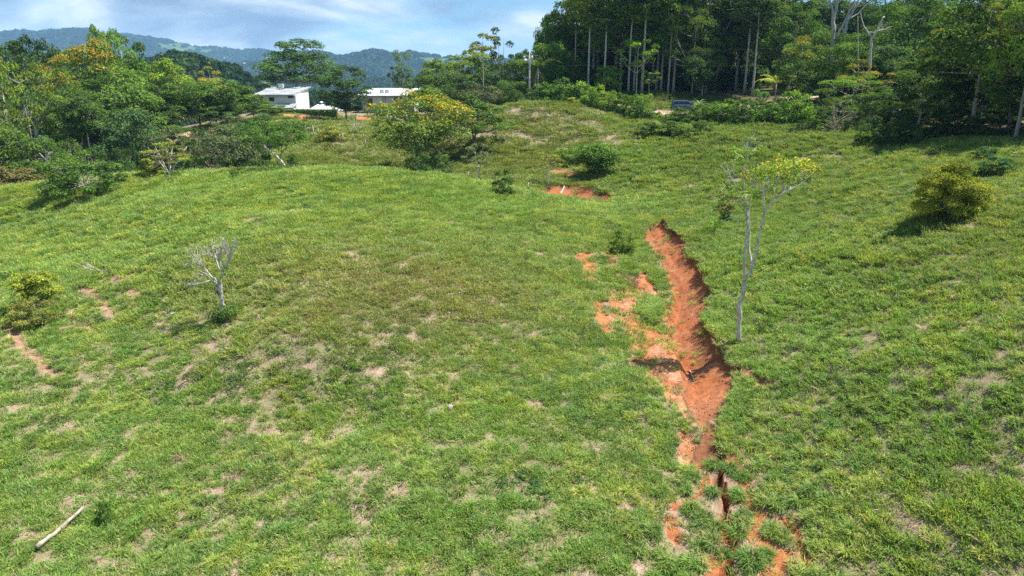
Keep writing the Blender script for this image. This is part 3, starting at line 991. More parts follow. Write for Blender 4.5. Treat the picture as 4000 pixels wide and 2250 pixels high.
def do_grass():
    rng = np.random.default_rng(11)
    parts = []
    # (count, depth range, kinds, size range)
    for (n, y0, y1, kinds, s0, s1, dens) in (
            (44000, 14, 36, (0, 1, 2, 3), 0.8, 1.45, 1.0), (46000, 36, 62, (0, 1, 2, 3), 0.95, 1.6, 1.0),
            (24000, 36, 66, (13, 14, 15), 0.7, 1.15, 0.9), (26000, 62, 100, (13, 14, 15), 0.9, 1.5, 0.95), (26000, 80, 160, (16, 17, 18), 0.8, 1.4, 0.9)):
        x, y = sample_np(n, y0, y1, rng)
        z, f, rd = ground_z(x, y, True)
        k = keep_grass(x, y, f, rd, rng, dens)
        x, y, z = x[k], y[k], z[k]
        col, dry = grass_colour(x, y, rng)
        m = len(x)
        s = rng.uniform(s0, s1, m) * (1 - 0.03 * np.clip(dry, 0, 1))
        tall = rng.uniform(0.7, 1.35, m) * (0.75 + 0.7 * fbm(x / 2.2, y / 2.2, 173, 2))
        parts.append((np.stack([x, y, z], 1), rng.choice(kinds, m), np.stack([rng.normal(0, 0.12, m), rng.normal(0, 0.12, m), rng.uniform(0, 6.28, m)], 1), np.stack([s, s, s * tall], 1), col))
    P, I, R, S, Cc = [np.concatenate([p[i] for p in parts]) for i in range(5)]
    scatter('grass', P, I, R, S, Cc, GG, 'short green and yellow pasture grass covering the slopes')
    # taller arching clumps: thick near the foot of the gully
    parts = []
    for (n, y0, y1) in ((9000, 14, 40), (4200, 40, 75)):
        x, y = sample_np(n, y0, y1, rng)
        z, f, rd = ground_z(x, y, True)
        dry, U, V = region_dry(x, y)
        cl = fbm(x / 2.6, y / 2.6, 181, 3)
        foot = np.exp(-(((U - 1850) / 420) ** 2 + ((V - 1330) / 230) ** 2))
        p = smooth(0.46, 0.62, cl) * (0.75 - 0.6 * np.clip(dry, 0, 1)) + 0.36 * foot
        p = np.where(f[1] > 0, 0.0, p * (1 - f[4]) * (1 - 0.95 * f[3]))
        k = rng.uniform(0, 1, n) < p
        x, y, z, foot = x[k], y[k], z[k], foot[k]
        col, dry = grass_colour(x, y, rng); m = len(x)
        s = rng.uniform(0.55, 1.05, m) * (0.8 + 0.35 * foot)
        parts.append((np.stack([x, y, z], 1), rng.choice((4, 5, 6, 7), m), np.stack([rng.normal(0, 0.1, m), rng.normal(0, 0.1, m), rng.uniform(0, 6.28, m)], 1), np.stack([s, s, s * rng.uniform(0.7, 1.1, m)], 1), col * 0.95))
    # turf overhanging the edges of the gully and the apron
    for E, keepdir, w in ((G_R, 1, 0.22), (G_AP, 0, 0.25), (G_IS, 0, 0.2), (G_SC, 0, 0.3)):
        reps = 3
        x = np.repeat(E[:, 0], reps) + rng.normal(0, w, len(E) * reps) + (0.12 if keepdir else 0); y = np.repeat(E[:, 1], reps) + rng.normal(0, w, len(E) * reps)
        z, f, rd = ground_z(x, y, True)
        f2 = soil_fields(x, y + 0.4); k = (f[1] < 0.5) & (rng.uniform(0, 1, len(x)) < np.where(f2[1] > 0, 0.08, 0.6))
        x, y, z = x[k], y[k], z[k]
        col, dry = grass_colour(x, y, rng); m = len(x)
        dead = rng.uniform(0, 1, (m, 1)) < 0.28
        col = np.where(dead, STRAWC * 0.6, col)
        s = rng.uniform(0.28, 0.6, m)
        parts.append((np.stack([x, y, z], 1), rng.choice((4, 5, 6, 7), m), np.stack([rng.normal(0, 0.25, m), rng.normal(0, 0.25, m), rng.uniform(0, 6.28, m)], 1), np.stack([s, s, s], 1), col))
    # green mat over the left-behind block between the two scars
    x = rng.uniform(G_IS[:, 0].min(), G_IS[:, 0].max(), 500); y = rng.uniform(G_IS[:, 1].min(), G_IS[:, 1].max(), 500)
    k = inside(G_IS, x, y); x, y = x[k], y[k]; z = ground_z(x, y); m = len(x)
    col, dry = grass_colour(x, y, rng)
    parts.append((np.stack([x, y, z], 1), rng.choice((0, 1, 2, 3, 4), m), np.stack([np.zeros(m), np.zeros(m), rng.uniform(0, 6.28, m)], 1), np.stack([np.full(m, 0.8)] * 3, 1), col))
    P, I, R, S, Cc = [np.concatenate([p[i] for p in parts]) for i in range(5)]
    scatter('tall_grass', P, I, R, S, Cc, GG, 'taller arching grass in clumps along the gully and over the lower slope')
    # leafy weeds
    parts = []
    for (n, y0, y1, s0, s1) in ((9000, 14, 45, 0.6, 1.3), (11000, 45, 125, 0.9, 2.0)):
        x, y = sample_np(n, y0, y1, rng)
        z, f, rd = ground_z(x, y, True)
        cl = fbm(x / 2.0, y / 2.0, 191, 3); dry, U, V = region_dry(x, y)
        p = smooth(0.54, 0.68, cl) * (0.9 - 0.8 * np.clip(dry, 0, 1)); p = np.where((f[1] > 0) | (rd < 2.4), 0, np.minimum(1, p + 0.22 * smooth(76, 86, y) + 0.25 * smooth(76, 86, y) * (U < 1500)))
        k = rng.uniform(0, 1, n) < p
        x, y, z = x[k], y[k], z[k]; m = len(x); s = rng.uniform(s0, s1, m)
        col = np.array([0.060, 0.125, 0.024]) * rng.uniform(0.7, 1.5, (m, 1)); col[:, 0] *= rng.uniform(0.8, 1.6, m)
        parts.append((np.stack([x, y, z], 1), rng.choice((8, 9, 10), m), np.stack([np.zeros(m), np.zeros(m), rng.uniform(0, 6.28, m)], 1), np.stack([s, s, s * rng.uniform(0.6, 1.4, m)], 1), col))
    P, I, R, S, Cc = [np.concatenate([p[i] for p in parts]) for i in range(5)]
    scatter('weeds', P, I, R, S, Cc, GG, 'low leafy weeds spreading through the pasture grass')
    # dead straw
    x, y = sample_np(16000, 14, 70, rng)
    z, f, rd = ground_z(x, y, True); dry, U, V = region_dry(x, y)
    cl = fbm(x / 0.8, y / 0.8, 195, 3)
    p = (0.12 + 0.5 * np.clip(dry, 0, 1) * 0.6 + 0.6 * f[4] + 0.35 * smooth(0.55, 0.7, cl)); p = np.where(f[1] > 0, np.where(f[2] == 2, 0.30, 0.03), p)
    k = rng.uniform(0, 1, len(x)) < p
    x, y, z = x[k], y[k], z[k]; m = len(x); s = rng.uniform(0.6, 1.3, m)
    scatter('dry_straw', np.stack([x, y, z], 1), rng.choice((11, 12), m), np.stack([rng.normal(0, 0.1, m), rng.normal(0, 0.1, m), rng.uniform(0, 6.28, m)], 1), np.stack([s, s, s], 1),
            STRAWC * rng.uniform(0.6, 1.25, (m, 1)), GG, 'pale dead grass lying flat between the green tufts')


do_grass()

# woods on the far hills
far = bpy.data.collections.new('far_crown_kinds')
for i in range(4):
    n = 150
    d = rg.normal(0, 1, (n, 3)); d /= np.linalg.norm(d, axis=1, keepdims=True); d[:, 2] = np.abs(d[:, 2]) * 1.0 - 0.15
    P = d * np.array([1, 1, 0.85]) * rg.uniform(0.75, 1.08, (n, 1))
    N = d + rg.normal(0, 0.35, (n, 3)); N /= np.linalg.norm(N, axis=1, keepdims=True)
    V, q = leaf_quads(P, N, 0.5 * rg.uniform(0.7, 1.3, n), rg, 0.8)
    far.objects.link(bpy.data.objects.new('far_crown_%d' % i, np_mesh('far_crown', V, [q], M_FAR, np.repeat(rg.uniform(0.6, 1.4, (n, 1)) * np.ones(3), 4, 0))))
FG = scatter_group(far, 'scatter_crowns')


def far_woods():
    rng = np.random.default_rng(17)
    out = []
    for (n, r0, r1, s0, s1) in ((9000, 215, 800, 3.0, 6.0), (30000, 800, 2600, 6, 11), (45000, 2600, 6200, 9, 19)):
        r = np.sqrt(rng.uniform(r0 ** 2, r1 ** 2, n)); a = rng.uniform(-0.66, 0.10, n)
        x = r * np.sin(a); y = r * np.cos(a); z = hills_z(r, a)
        k = rng.uniform(0, 1, n) > pasture(x, y) * 0.97
        x, y, z = x[k], y[k], z[k]; m = len(x); s = rng.uniform(s0, s1, m)
        g = rng.uniform(0.6, 1.5, (m, 1)) * (0.6 + 0.8 * fbm(x / 160, y / 160, 199, 3))[:, None]
        col = np.array([0.045, 0.085, 0.026]) * g; col[:, 0] *= rng.uniform(0.8, 1.5, m)
        out.append((np.stack([x, y, z + s * 0.1], 1), rng.integers(0, 4, m), np.stack([np.zeros(m), np.zeros(m), rng.uniform(0, 6.28, m)], 1), np.stack([s, s, s * rng.uniform(0.8, 1.4, m)], 1), col))
    P, I, R, S, Cc = [np.concatenate([p[i] for p in out]) for i in range(5)]
    scatter('hill_woods', P, I, R, S, Cc, FG, 'hazy forest covering the far hills')


far_woods()

# ------------------------------------------------------------------ trees
PAL = {  # leaf colours
    'dark': ((0.028, 0.058, 0.011), (0.092, 0.163, 0.028)),
    'mid': ((0.045, 0.089, 0.013), (0.144, 0.239, 0.033)),
    'light': ((0.076, 0.132, 0.016), (0.251, 0.347, 0.041)),
    'yellow': ((0.117, 0.136, 0.014), (0.396, 0.369, 0.033)),
    'blue': ((0.031, 0.068, 0.022), (0.099, 0.184, 0.056)),
    'brown': ((0.076, 0.068, 0.020), (0.214, 0.177, 0.048)),
    'grey': ((0.063, 0.084, 0.030), (0.198, 0.233, 0.082)),
}
ORANGE = np.array([0.48, 0.26, 0.015]); GOLD = np.array([0.58, 0.40, 0.015])


def bez(a, b, c, n):
    t = np.linspace(0, 1, n)[:, None]
    return a * (1 - t) ** 2 + 2 * b * t * (1 - t) + c * t ** 2


def gen_tree(seed, H=20.0, bole=8.0, R=5.0, nl=22, lobe=1.6, flat=0.62, leaf=0.35, nleaf=300, pal='mid', flower=0.0, fcol=GOLD, tr=0.22, lean=(0, 0), shape='dome',
             stems=1, spread=0.25, sides=6, bark=None, twigs=3, bend=0.04, pale=False, fill=0.35, barkcol=(1, 1, 1), taper=0.35, aspect=0.55, under=0.25, limb=1.0):
    """trunk mesh and crown mesh of one tree, standing on the origin"""
    rng = np.random.default_rng(seed)
    tb = Tubes()
    hc = H - bole
    # lobes of the crown
    pts = []
    for i in range(nl):
        best = None; bd = -1
        for _ in range(10):
            while True:
                p = rng.uniform(-1, 1, 3)
                r = np.linalg.norm(p)
                if shape == 'dome':
                    ok = 0.25 < r < 1
                elif shape == 'umbrella':
                    ok = r < 1 and p[2] > -0.1 and r > 0.45
                elif shape == 'column':
                    ok = p[0] ** 2 + p[1] ** 2 < 1
                elif shape == 'mound':
                    ok = p[2] > -0.2 and 0.4 < r < 1
                else:
                    ok = r < 1
                if ok: break
            if shape == 'umbrella': q = np.array([p[0] * R, p[1] * R, bole + (H - bole - lobe * flat) * max(0.02, p[2])])
            elif shape == 'mound': q = np.array([p[0] * R, p[1] * R, max(lobe * flat * 0.6, bole + (H - bole - lobe * flat) * max(0.0, p[2]))])
            elif shape == 'column': q = np.array([p[0] * R, p[1] * R, bole + hc * (p[2] * 0.5 + 0.5)])
            else: q = np.array([p[0] * R, p[1] * R, bole + hc * 0.5 + (hc * 0.5 - lobe * flat * 0.8) * p[2]])
            d = min([np.linalg.norm(q - o) for o in pts], default=99)
            if d > bd: bd, best = d, q
        pts.append(best)
    pts = np.array(pts)
    pts[:, 0] += lean[0] * pts[:, 2] / H; pts[:, 1] += lean[1] * pts[:, 2] / H
    # stems
    stem_paths = []
    for s in range(stems):
        n = 9
        t = np.linspace(0, 1, n)
        an = 2 * math.pi * s / stems + rng.uniform(0, 1)
        top = bole + hc * 0.62
        off = np.array([math.cos(an), math.sin(an)]) * spread * R * (0 if stems == 1 else 1)
        px = lean[0] * t * top / H + off[0] * t ** 1.2 + bend * H * np.cumsum(rng.normal(0, 0.3, n)) / 3 * t
        py = lean[1] * t * top / H + off[1] * t ** 1.2 + bend * H * np.cumsum(rng.normal(0, 0.3, n)) / 3 * t
        path = np.stack([px, py, t * top], 1); path[0, 2] = -0.35
        rad = tr / math.sqrt(stems) ** 0.7 * (1 - (1 - taper) * t); rad[0] *= 1.35
        tb.add(path, rad, sides + 2 if sides == 6 else sides, barkcol)
        stem_paths.append((path, rad))
    # limbs to the lobes
    twig_pts = []
    for p in pts:
        best = None
        for path, rad in stem_paths:
            zt = p[2] - np.hypot(p[0] - path[-1, 0], p[1] - path[-1, 1]) * rng.uniform(0.5, 1.0)
            zt = np.clip(zt, min(bole * 0.75, path[-1, 2] * 0.6), path[-1, 2])
            i = int(np.clip(np.searchsorted(path[:, 2], zt), 2, len(path) - 1))
            d = np.linalg.norm(p - path[i])
            if best is None or d < best[0]: best = (d, path[i], rad[i])
        d, a, ra = best
        c = a + (p - a) * np.array([0.55, 0.55, 0.25]) + rng.normal(0, 0.05 * d, 3)
        L = bez(a, c, p, 6)
        r0 = min(ra * 0.7, 0.012 * d + 0.02) * limb
        tb.add(L, np.linspace(r0, r0 * 0.35, 6), 4, barkcol, cap=False)
        for k in range(twigs):
            e = p + rng.normal(0, 1, 3) * lobe * np.array([0.7, 0.7, 0.45])
            tb.add(bez(L[3], (L[4] + p) / 2, e, 4), np.linspace(r0 * 0.45, r0 * 0.15, 4), 3, barkcol, cap=False)
    # leaves
    lo, hi = np.array(PAL[pal][0]), np.array(PAL[pal][1])
    Ps, Ns, Cs = [], [], []
    zmax = pts[:, 2].max(); zmin = pts[:, 2].min()
    for p in pts:
        n = int(nleaf * rng.uniform(0.7, 1.3)); ls = lobe * rng.uniform(0.75, 1.25)
        d = rng.normal(0, 1, (n, 3)); d /= np.linalg.norm(d, axis=1, keepdims=True)
        flip = (d[:, 2] < 0) & (rng.uniform(0, 1, n) > under); d[flip, 2] *= -1
        rr = 1 - fill * rng.uniform(0, 1, (n, 1)) ** 0.8
        # lumpy lobe surface
        lump = 0.82 + 0.36 * vnoise(d[:, 0] * 2.2 + p[0], d[:, 1] * 2.2 + p[1] + d[:, 2] * 2.2, seed)[:, None]
        P = p + d * np.array([1, 1, flat]) * ls * rr * lump
        N = d * 0.55 + np.array([0, 0, 0.55]) + rng.normal(0, 0.38, (n, 3)); N /= np.linalg.norm(N, axis=1, keepdims=True)
        k = np.clip(rng.uniform(0.15, 0.85) + rng.normal(0, 0.22, (n, 1)), 0, 1)
        c = lo * (1 - k) + hi * k
        c = c * rng.uniform(0.8, 1.2, (n, 1)) * rng.uniform(0.85, 1.15)
        if flower > 0:
            hq = (p[2] - zmin) / (zmax - zmin + 1e-6)
            pf = flower * smooth(0.25, 0.85, hq) * smooth(-0.2, 0.5, d[:, 2]) * (rng.uniform(0, 1) < 0.85)
            f = rng.uniform(0, 1, n) < pf
            c[f] = fcol * rng.uniform(0.6, 1.25, (f.sum(), 1))
        Ps.append(P); Ns.append(N); Cs.append(c)
    P = np.concatenate(Ps); N = np.concatenate(Ns); Cc = np.concatenate(Cs)
    if len(P):
        V, q = leaf_quads(P, N, leaf * rng.uniform(0.55, 1.35, len(P)), rng, aspect)
        crown = np_mesh('crown', V, [q], M_LEAF, np.repeat(Cc, 4, 0))
    else:
        crown = None
    trunk = tb.mesh('trunk', bark or (M_PALE_BARK if pale else M_BARK))
    allp = np.concatenate([P, pts]) if len(P) else pts
    w = np.percentile(np.abs(allp[:, 0]), 97) * 2
    return {'trunk': trunk, 'crown': crown, 'H': float(np.percentile(allp[:, 2], 99.6)), 'W': float(w)}


def plant(name, proto, loc, sz, sxy, rz, label, cat='tree', group=None, tint=(1, 1, 1)):
    """a tree of its own: an empty at the foot with trunk and crown"""
    t = empty(name, loc, rz)
    t.scale = (sxy, sxy, sz)
    tag(t, label, cat, group)
    tr = link('trunk', proto['trunk'], t)
    if proto['crown'] is not None:
        cr = link('crown' if cat == 'tree' else 'foliage', proto['crown'], t)
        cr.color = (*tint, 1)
    return t


_rt = random.Random(3)


def tree(name, proto, U, Y, Vtop, wpx, label, cat='tree', group=None, tint=(1, 1, 1), Vbase=None, rz=None):
    """stand a tree where its foot belongs; top row and crown width in the photograph give its size"""
    if Vbase is not None:
        p = hit(U, Vbase)
    else:
        p = at_depth(U, Y)
    ztop = CAM[2] - slope_of(Vtop) * p[1]
    Ht = max(0.3, ztop - p[2])
    wm = wpx / FPX * p[1] * 1.02
    return plant(name, proto, tuple(p), Ht / proto['H'], wm / proto['W'], _rt.uniform(0, 6.28) if rz is None else rz, label, cat, group, tint)


# kinds of tree, each built once
TALL = [gen_tree(100 + i, H=27, bole=14, R=4.4, nl=26, lobe=1.9, leaf=0.42, nleaf=330, pal=('mid', 'dark', 'light')[i], tr=0.26, pale=True, bend=0.025, flat=0.7) for i in range(3)]
SPREAD = [gen_tree(110 + i, H=18, bole=7, R=6.4, nl=38, lobe=2.1, leaf=0.46, nleaf=340, pal=('mid', 'mid', 'light', 'dark')[i], tr=0.30, shape='umbrella', flat=0.68, bend=0.05) for i in range(4)]
FLOWER = [gen_tree(120 + i, H=18, bole=7, R=6.4, nl=38, lobe=2.0, leaf=0.44, nleaf=340, pal='mid', flower=0.36, fcol=ORANGE, tr=0.30, shape='umbrella', flat=0.66, bend=0.05) for i in range(2)]
ROUND = [gen_tree(130 + i, H=10, bole=1.6, R=4.2, nl=26, lobe=1.35, leaf=0.34, nleaf=330, pal=('dark', 'mid', 'dark', 'blue')[i], tr=0.17, flat=0.75, fill=0.5) for i in range(4)]
AIRY = [gen_tree(140 + i, H=13, bole=5.0, R=4.5, nl=15, lobe=1.3, leaf=0.36, nleaf=170, pal=('light', 'mid', 'yellow')[i], tr=0.15, pale=True, bend=0.07, flat=0.55, stems=1 + (i == 1)) for i in range(3)]
SHRUB = [gen_tree(150 + i, H=3.2, bole=0.3, R=1.7, nl=18, lobe=0.62, leaf=0.20, nleaf=230, pal=('mid', 'light', 'dark', 'yellow', 'brown')[i], tr=0.05, stems=3, flat=0.8, fill=0.5, shape='mound', sides=4) for i in range(5)]
BUSHTREE = [gen_tree(160 + i, H=5.0, bole=0.9, R=2.7, nl=20, lobe=0.85, leaf=0.22, nleaf=260, pal=('grey', 'mid', 'light')[i], tr=0.09, stems=2 + i % 2, flat=0.7, pale=True) for i in range(3)]
SLENDER = [gen_tree(170 + i, H=16, bole=12.5, R=2.4, nl=8, lobe=1.0, leaf=0.36, nleaf=170, pal=('yellow', 'dark')[i], tr=0.13, pale=True, shape='umbrella', flat=0.5, bend=0.012) for i in range(2)]
VINE = [gen_tree(180, H=14, bole=2.0, R=1.5, nl=20, lobe=0.75, leaf=0.30, nleaf=200, pal='light', tr=0.13, shape='column', flat=1.1, under=0.6)]
FEATHER = [gen_tree(185 + i, H=8, bole=2.5, R=4.0, nl=18, lobe=1.25, leaf=0.22, nleaf=420, pal=('mid', 'light')[i], tr=0.13, shape='umbrella', flat=0.4, aspect=0.35) for i in range(2)]

# ---- wood on the west side, seen over the brow of the pasture
WEST = [
    # proto, U, Y, Vtop, width, tint, label
    (SPREAD[2], 290, 152, 66, 62, (1, 1, 1), 'flat-topped pale green tree rising highest above the orange-flowered canopy'),
    (SPREAD[0], 345, 142, 80, 118, (1.1, 1.15, 1), 'bright green spreading tree beside the flat-topped tree'),
    (FLOWER[0], 268, 130, 104, 190, (1, 1, 1), 'broad forest tree with orange blossom across its crown top'),
    (FLOWER[1], 188, 121, 142, 110, (1, 1, 1), 'forest tree with one orange-flowered cap above pale trunks'),
    (ROUND[0], 128, 165, 94, 118, (0.8, 0.85, 1), 'dark bushy tree on the skyline below the cloud-capped ridge'),
    (ROUND[2], 62, 175, 118, 120, (0.8, 0.85, 1), 'dark rounded tree behind the pale feathery tree'),
    (SPREAD[2], 18, 128, 126, 105, (1.15, 1.0, 1.2), 'pale olive tree at the end of the wood beneath the dark ridge'),
    (AIRY[0], 112, 106, 158, 112, (1.0, 0.95, 1), 'light green tree with slim pale trunk and reddish leaf tips'),
    (AIRY[1], 52, 99, 188, 118, (0.95, 1, 1), 'light green tree with two leaning pale stems'),
    (SPREAD[1], -25, 88, 214, 150, (0.95, 0.95, 0.9), 'large mid green tree cut by the picture edge with bronze leaf tips'),
    (SPREAD[0], 330, 119, 182, 185, (0.95, 1, 1), 'large domed forest tree hiding the bend of the earth road'),
    (SPREAD[2], 452, 146, 150, 128, (1.1, 1.1, 1), 'yellow-green open tree in front of the hazy wooded slope'),
    (SPREAD[3], 425, 127, 212, 118, (1.1, 1.1, 1), 'dark layered tree over the orange road bank'),
    (AIRY[2], 541, 172, 167, 66, (1.1, 1.0, 1.6), 'small pale rosette-leaved tree standing alone above the wood'),
    (ROUND[1], 505, 130, 204, 112, (0.9, 0.95, 1), 'round green tree between the road bend and the pale rosette tree'),
    (ROUND[0], 588, 131, 214, 120, (1.2, 1.2, 1), 'dense dark tree shading the road next to the first house'),
    (ROUND[3], 347, 101, 278, 135, (1, 1, 1), 'bluish-green crooked tree in front of the dark hollow'),
    (SPREAD[1], 225, 118, 214, 150, (0.85, 0.9, 1), 'shaded forest tree under the orange-capped crown'),
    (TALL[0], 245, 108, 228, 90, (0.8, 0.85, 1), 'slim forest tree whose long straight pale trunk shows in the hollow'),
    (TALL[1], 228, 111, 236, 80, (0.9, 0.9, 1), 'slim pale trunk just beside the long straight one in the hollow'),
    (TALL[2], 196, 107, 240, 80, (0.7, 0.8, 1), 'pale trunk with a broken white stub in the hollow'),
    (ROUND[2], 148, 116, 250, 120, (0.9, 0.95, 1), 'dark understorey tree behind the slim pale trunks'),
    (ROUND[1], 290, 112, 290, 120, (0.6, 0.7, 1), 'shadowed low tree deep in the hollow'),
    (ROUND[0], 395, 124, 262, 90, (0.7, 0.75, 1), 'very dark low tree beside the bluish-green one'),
    (SPREAD[3], 640, 152, 240, 90, (1.25, 1.25, 1), 'leafy tree partly covering the first house'),
    (ROUND[1], 690, 142, 262, 62, (1.05, 1.05, 1), 'green rounded tree at the end of the clipped hedge'),
    (ROUND[1], 20, 84, 318, 150, (0.95, 0.9, 0.9), 'broad bush-like tree below the large tree at the picture edge'),
    (ROUND[3], 120, 88, 345, 110, (1.1, 1.1, 0.9), 'leafy low tree behind the dead white-branched shrub'),
    (BUSHTREE[1], 178, 84, 352, 105, (0.95, 1, 1), 'green understorey tree above the wide bush on the brow'),
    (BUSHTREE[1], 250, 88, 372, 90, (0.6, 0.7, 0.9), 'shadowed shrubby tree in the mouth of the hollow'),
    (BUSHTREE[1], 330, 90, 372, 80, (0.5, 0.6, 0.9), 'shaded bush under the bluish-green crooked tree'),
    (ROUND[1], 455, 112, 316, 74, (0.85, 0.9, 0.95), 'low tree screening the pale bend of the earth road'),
    (ROUND[2], 545, 128, 268, 95, (0.9, 1, 1), 'dark low tree on the far side of the pale road strip'),
    (SPREAD[0], 560, 190, 196, 110, (0.8, 0.95, 1.1), 'tree on the far edge of the wood toward the hazy valley'),
    (SPREAD[1], 400, 200, 172, 130, (0.75, 0.9, 1.1), 'tree behind the yellow-green open tree'),
    (SPREAD[0], 200, 178, 128, 150, (0.8, 0.9, 1.05), 'tree behind the orange-flowered canopy'),
]
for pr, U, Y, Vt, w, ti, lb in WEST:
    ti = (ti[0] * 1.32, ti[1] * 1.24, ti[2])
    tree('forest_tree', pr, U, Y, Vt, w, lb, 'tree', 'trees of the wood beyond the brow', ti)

# ---- trees between the houses and on the middle mound
tree('spreading_tree', gen_tree(200, H=22, bole=9, R=8.2, nl=40, lobe=2.3, leaf=0.5, nleaf=330, pal='mid', tr=0.42, shape='umbrella', flat=0.7, bend=0.03, limb=1.5), 752, 186, 100, 172, 'tall spreading tree with open layered crown between the two houses', tint=(0.85, 0.95, 1))
tree('dense_tree', gen_tree(201, H=14, bole=1.6, R=4.6, nl=34, lobe=1.35, leaf=0.36, nleaf=330, pal='dark', tr=0.2, flat=0.9, fill=0.5, shape='dome'), 872, 140, 166, 118, 'dense dark green tree standing in front of the second house', tint=(1.05, 1.05, 1))
tree('vine_clad_tree', VINE[0], 1016, 186, 127, 44, 'narrow tree hung with pale green vines behind the second house')
tree('slender_tree', SLENDER[1], 989, 196, 168, 20, 'tiny thin tree with a tuft on top beside the vine-hung tree')
MOUND = [
    (SPREAD[2], 1185, 168, 128, 150, (1.05, 1.0, 0.9), 'rounded yellow-green tree highest on the far mound'),
    (SPREAD[2], 1105, 162, 152, 120, (0.95, 0.95, 0.9), 'yellow-green tree at the near shoulder of the far mound'),
    (SPREAD[1], 1248, 165, 146, 110, (1.05, 1.05, 0.9), 'green domed tree beneath the twin slender trees'),
    (ROUND[1], 1085, 152, 188, 100, (0.85, 0.85, 0.9), 'bushy tree with a brownish underside above the gold-flowered tree'),
    (ROUND[2], 1150, 150, 190, 110, (0.95, 0.95, 1), 'dark bushy tree in the middle of the far mound'),
    (ROUND[3], 1225, 148, 182, 100, (1.1, 1.1, 0.9), 'grey-green bushy tree behind the slim white pole-like trunk'),
    (ROUND[1], 1292, 152, 150, 90, (1.0, 1.0, 1), 'green tree at the foot of the tall wood left of the utility pole'),
    (ROUND[0], 1330, 160, 128, 80, (1.1, 1.15, 1), 'dark green tree directly behind the utility pole'),
    (ROUND[1], 1280, 135, 205, 90, (0.9, 0.95, 0.9), 'low bushy tree beside the fallen palm fronds'),
    (BUSHTREE[0], 1205, 128, 212, 100, (0.8, 0.75, 0.8), 'brownish scrub tree on the crest of the mound'),
    (BUSHTREE[1], 1110, 130, 222, 90, (0.9, 0.9, 0.9), 'scrub tree behind the gold-flowered crown'),
    (BUSHTREE[1], 970, 150, 262, 60, (0.95, 1, 1), 'small bushy tree below the wall of the second house'),
]
for pr, U, Y, Vt, w, ti, lb in MOUND:
    tree('mound_tree', pr, U, Y, Vt, w, lb, 'tree', 'trees on the mound by the houses', ti)
tree('slender_tree', SLENDER[0], 1217, 138, 84, 62, 'slim white-stemmed tree with a flat pale top against the sky', tint=(1, 1, 1.4))
tree('slender_tree', gen_tree(203, H=16, bole=10, R=2.6, nl=8, lobe=0.9, leaf=0.36, nleaf=170, pal='dark', tr=0.12, pale=True, shape='umbrella', flat=0.6, bend=0.02, stems=2, spread=0.35), 1262, 150, 70, 55, 'slim forked tree with a dark green top against the sky')

# ---- gold-flowered tree, two-stemmed tree and the small trees of the pasture
tree('gold_flowered_tree', gen_tree(210, H=11, bole=1.6, R=4.4, nl=46, lobe=1.25, leaf=0.28, nleaf=270, pal='light', flower=0.5, fcol=GOLD, tr=0.2, stems=3, spread=0.45, flat=0.75, shape='dome', limb=1.3), 1062, 86, 224, 215, 'small tree crowned with golden yellow flowers behind the brow', Vbase=432)
tree('two_stemmed_tree', gen_tree(211, H=8, bole=3.0, R=3.8, nl=26, lobe=1.0, leaf=0.28, nleaf=260, pal='mid', tr=0.14, stems=2, spread=0.4, flat=0.6, bend=0.03, shape='umbrella', barkcol=(0.5, 0.48, 0.45), limb=1.3), 1192, 100, 238, 172, 'open green tree on two dark stems casting shade on the mound', tint=(1.1, 1.1, 1))
tree('pasture_bush', SHRUB[2], 1052, 84, 365, 62, 'dark leafy bush under the gold-flowered tree', 'bush', Vbase=440, tint=(1.2, 1.2, 1))
tree('pasture_bush', SHRUB[0], 1100, 84, 385, 60, 'round green bush next to the gold-flowered tree', 'bush', Vbase=440)
tree('young_tree', gen_tree(213, H=4.6, bole=1.6, R=1.7, nl=15, lobe=0.42, leaf=0.17, nleaf=130, pal='grey', tr=0.07, stems=2, pale=True, flat=0.6, bend=0.09), 1205, 78, 362, 84, 'young pale-stemmed tree with grey-green leaves on the brow', Vbase=460)
tree('young_tree', gen_tree(214, H=4.6, bole=2.6, R=1.6, nl=10, lobe=0.42, leaf=0.18, nleaf=110, pal='yellow', tr=0.06, pale=True, shape='umbrella', flat=0.45, bend=0.10, stems=2, spread=0.5), 1378, 79, 386, 72, 'spindly yellow-leaved sapling above the small red scarp', Vbase=468)
tree('pasture_bush', gen_tree(215, H=4.2, bole=0.4, R=1.8, nl=40, lobe=0.72, leaf=0.2, nleaf=260, pal='mid', tr=0.09, flat=0.95, fill=0.5), 1502, 86, 362, 88, 'rounded dark green tree-like bush in the grassy hollow', 'bush', Vbase=442, tint=(1.2, 1.25, 1))
tree('pasture_bush', gen_tree(216, H=3.0, bole=0.3, R=2.0, nl=18, lobe=0.55, leaf=0.19, nleaf=170, pal='light', tr=0.05, flat=0.8, stems=3), 1440, 92, 366, 74, 'pale loose shrub behind the rounded dark green bush', 'bush', Vbase=415, tint=(1, 1.15, 0.9))
tree('pasture_bush', SHRUB[2], 1266, 66, 428, 58, 'small dark shrub alone at the end of the brow', 'bush', Vbase=494, tint=(1.25, 1.3, 1))
tree('pasture_bush', SHRUB[1], 1562, 52, 576, 62, 'low green shrub at the upper edge of the gully', 'bush', Vbase=636)
tree('pasture_bush', SHRUB[0], 268, 22, 1265, 44, 'knee-high dark green shrub near the fallen pole', 'bush', Vbase=1318, tint=(0.9, 1, 1))
tree('brow_bush', gen_tree(217, H=4.2, bole=0.4, R=2.9, nl=34, lobe=0.72, leaf=0.17, nleaf=330, pal='mid', tr=0.08, stems=4, flat=0.7, fill=0.55, shape='mound'), 216, 64, 384, 168, 'wide leafy green bush on the brow with dark shade beneath it', 'bush', Vbase=484, tint=(1.0, 1.05, 1))
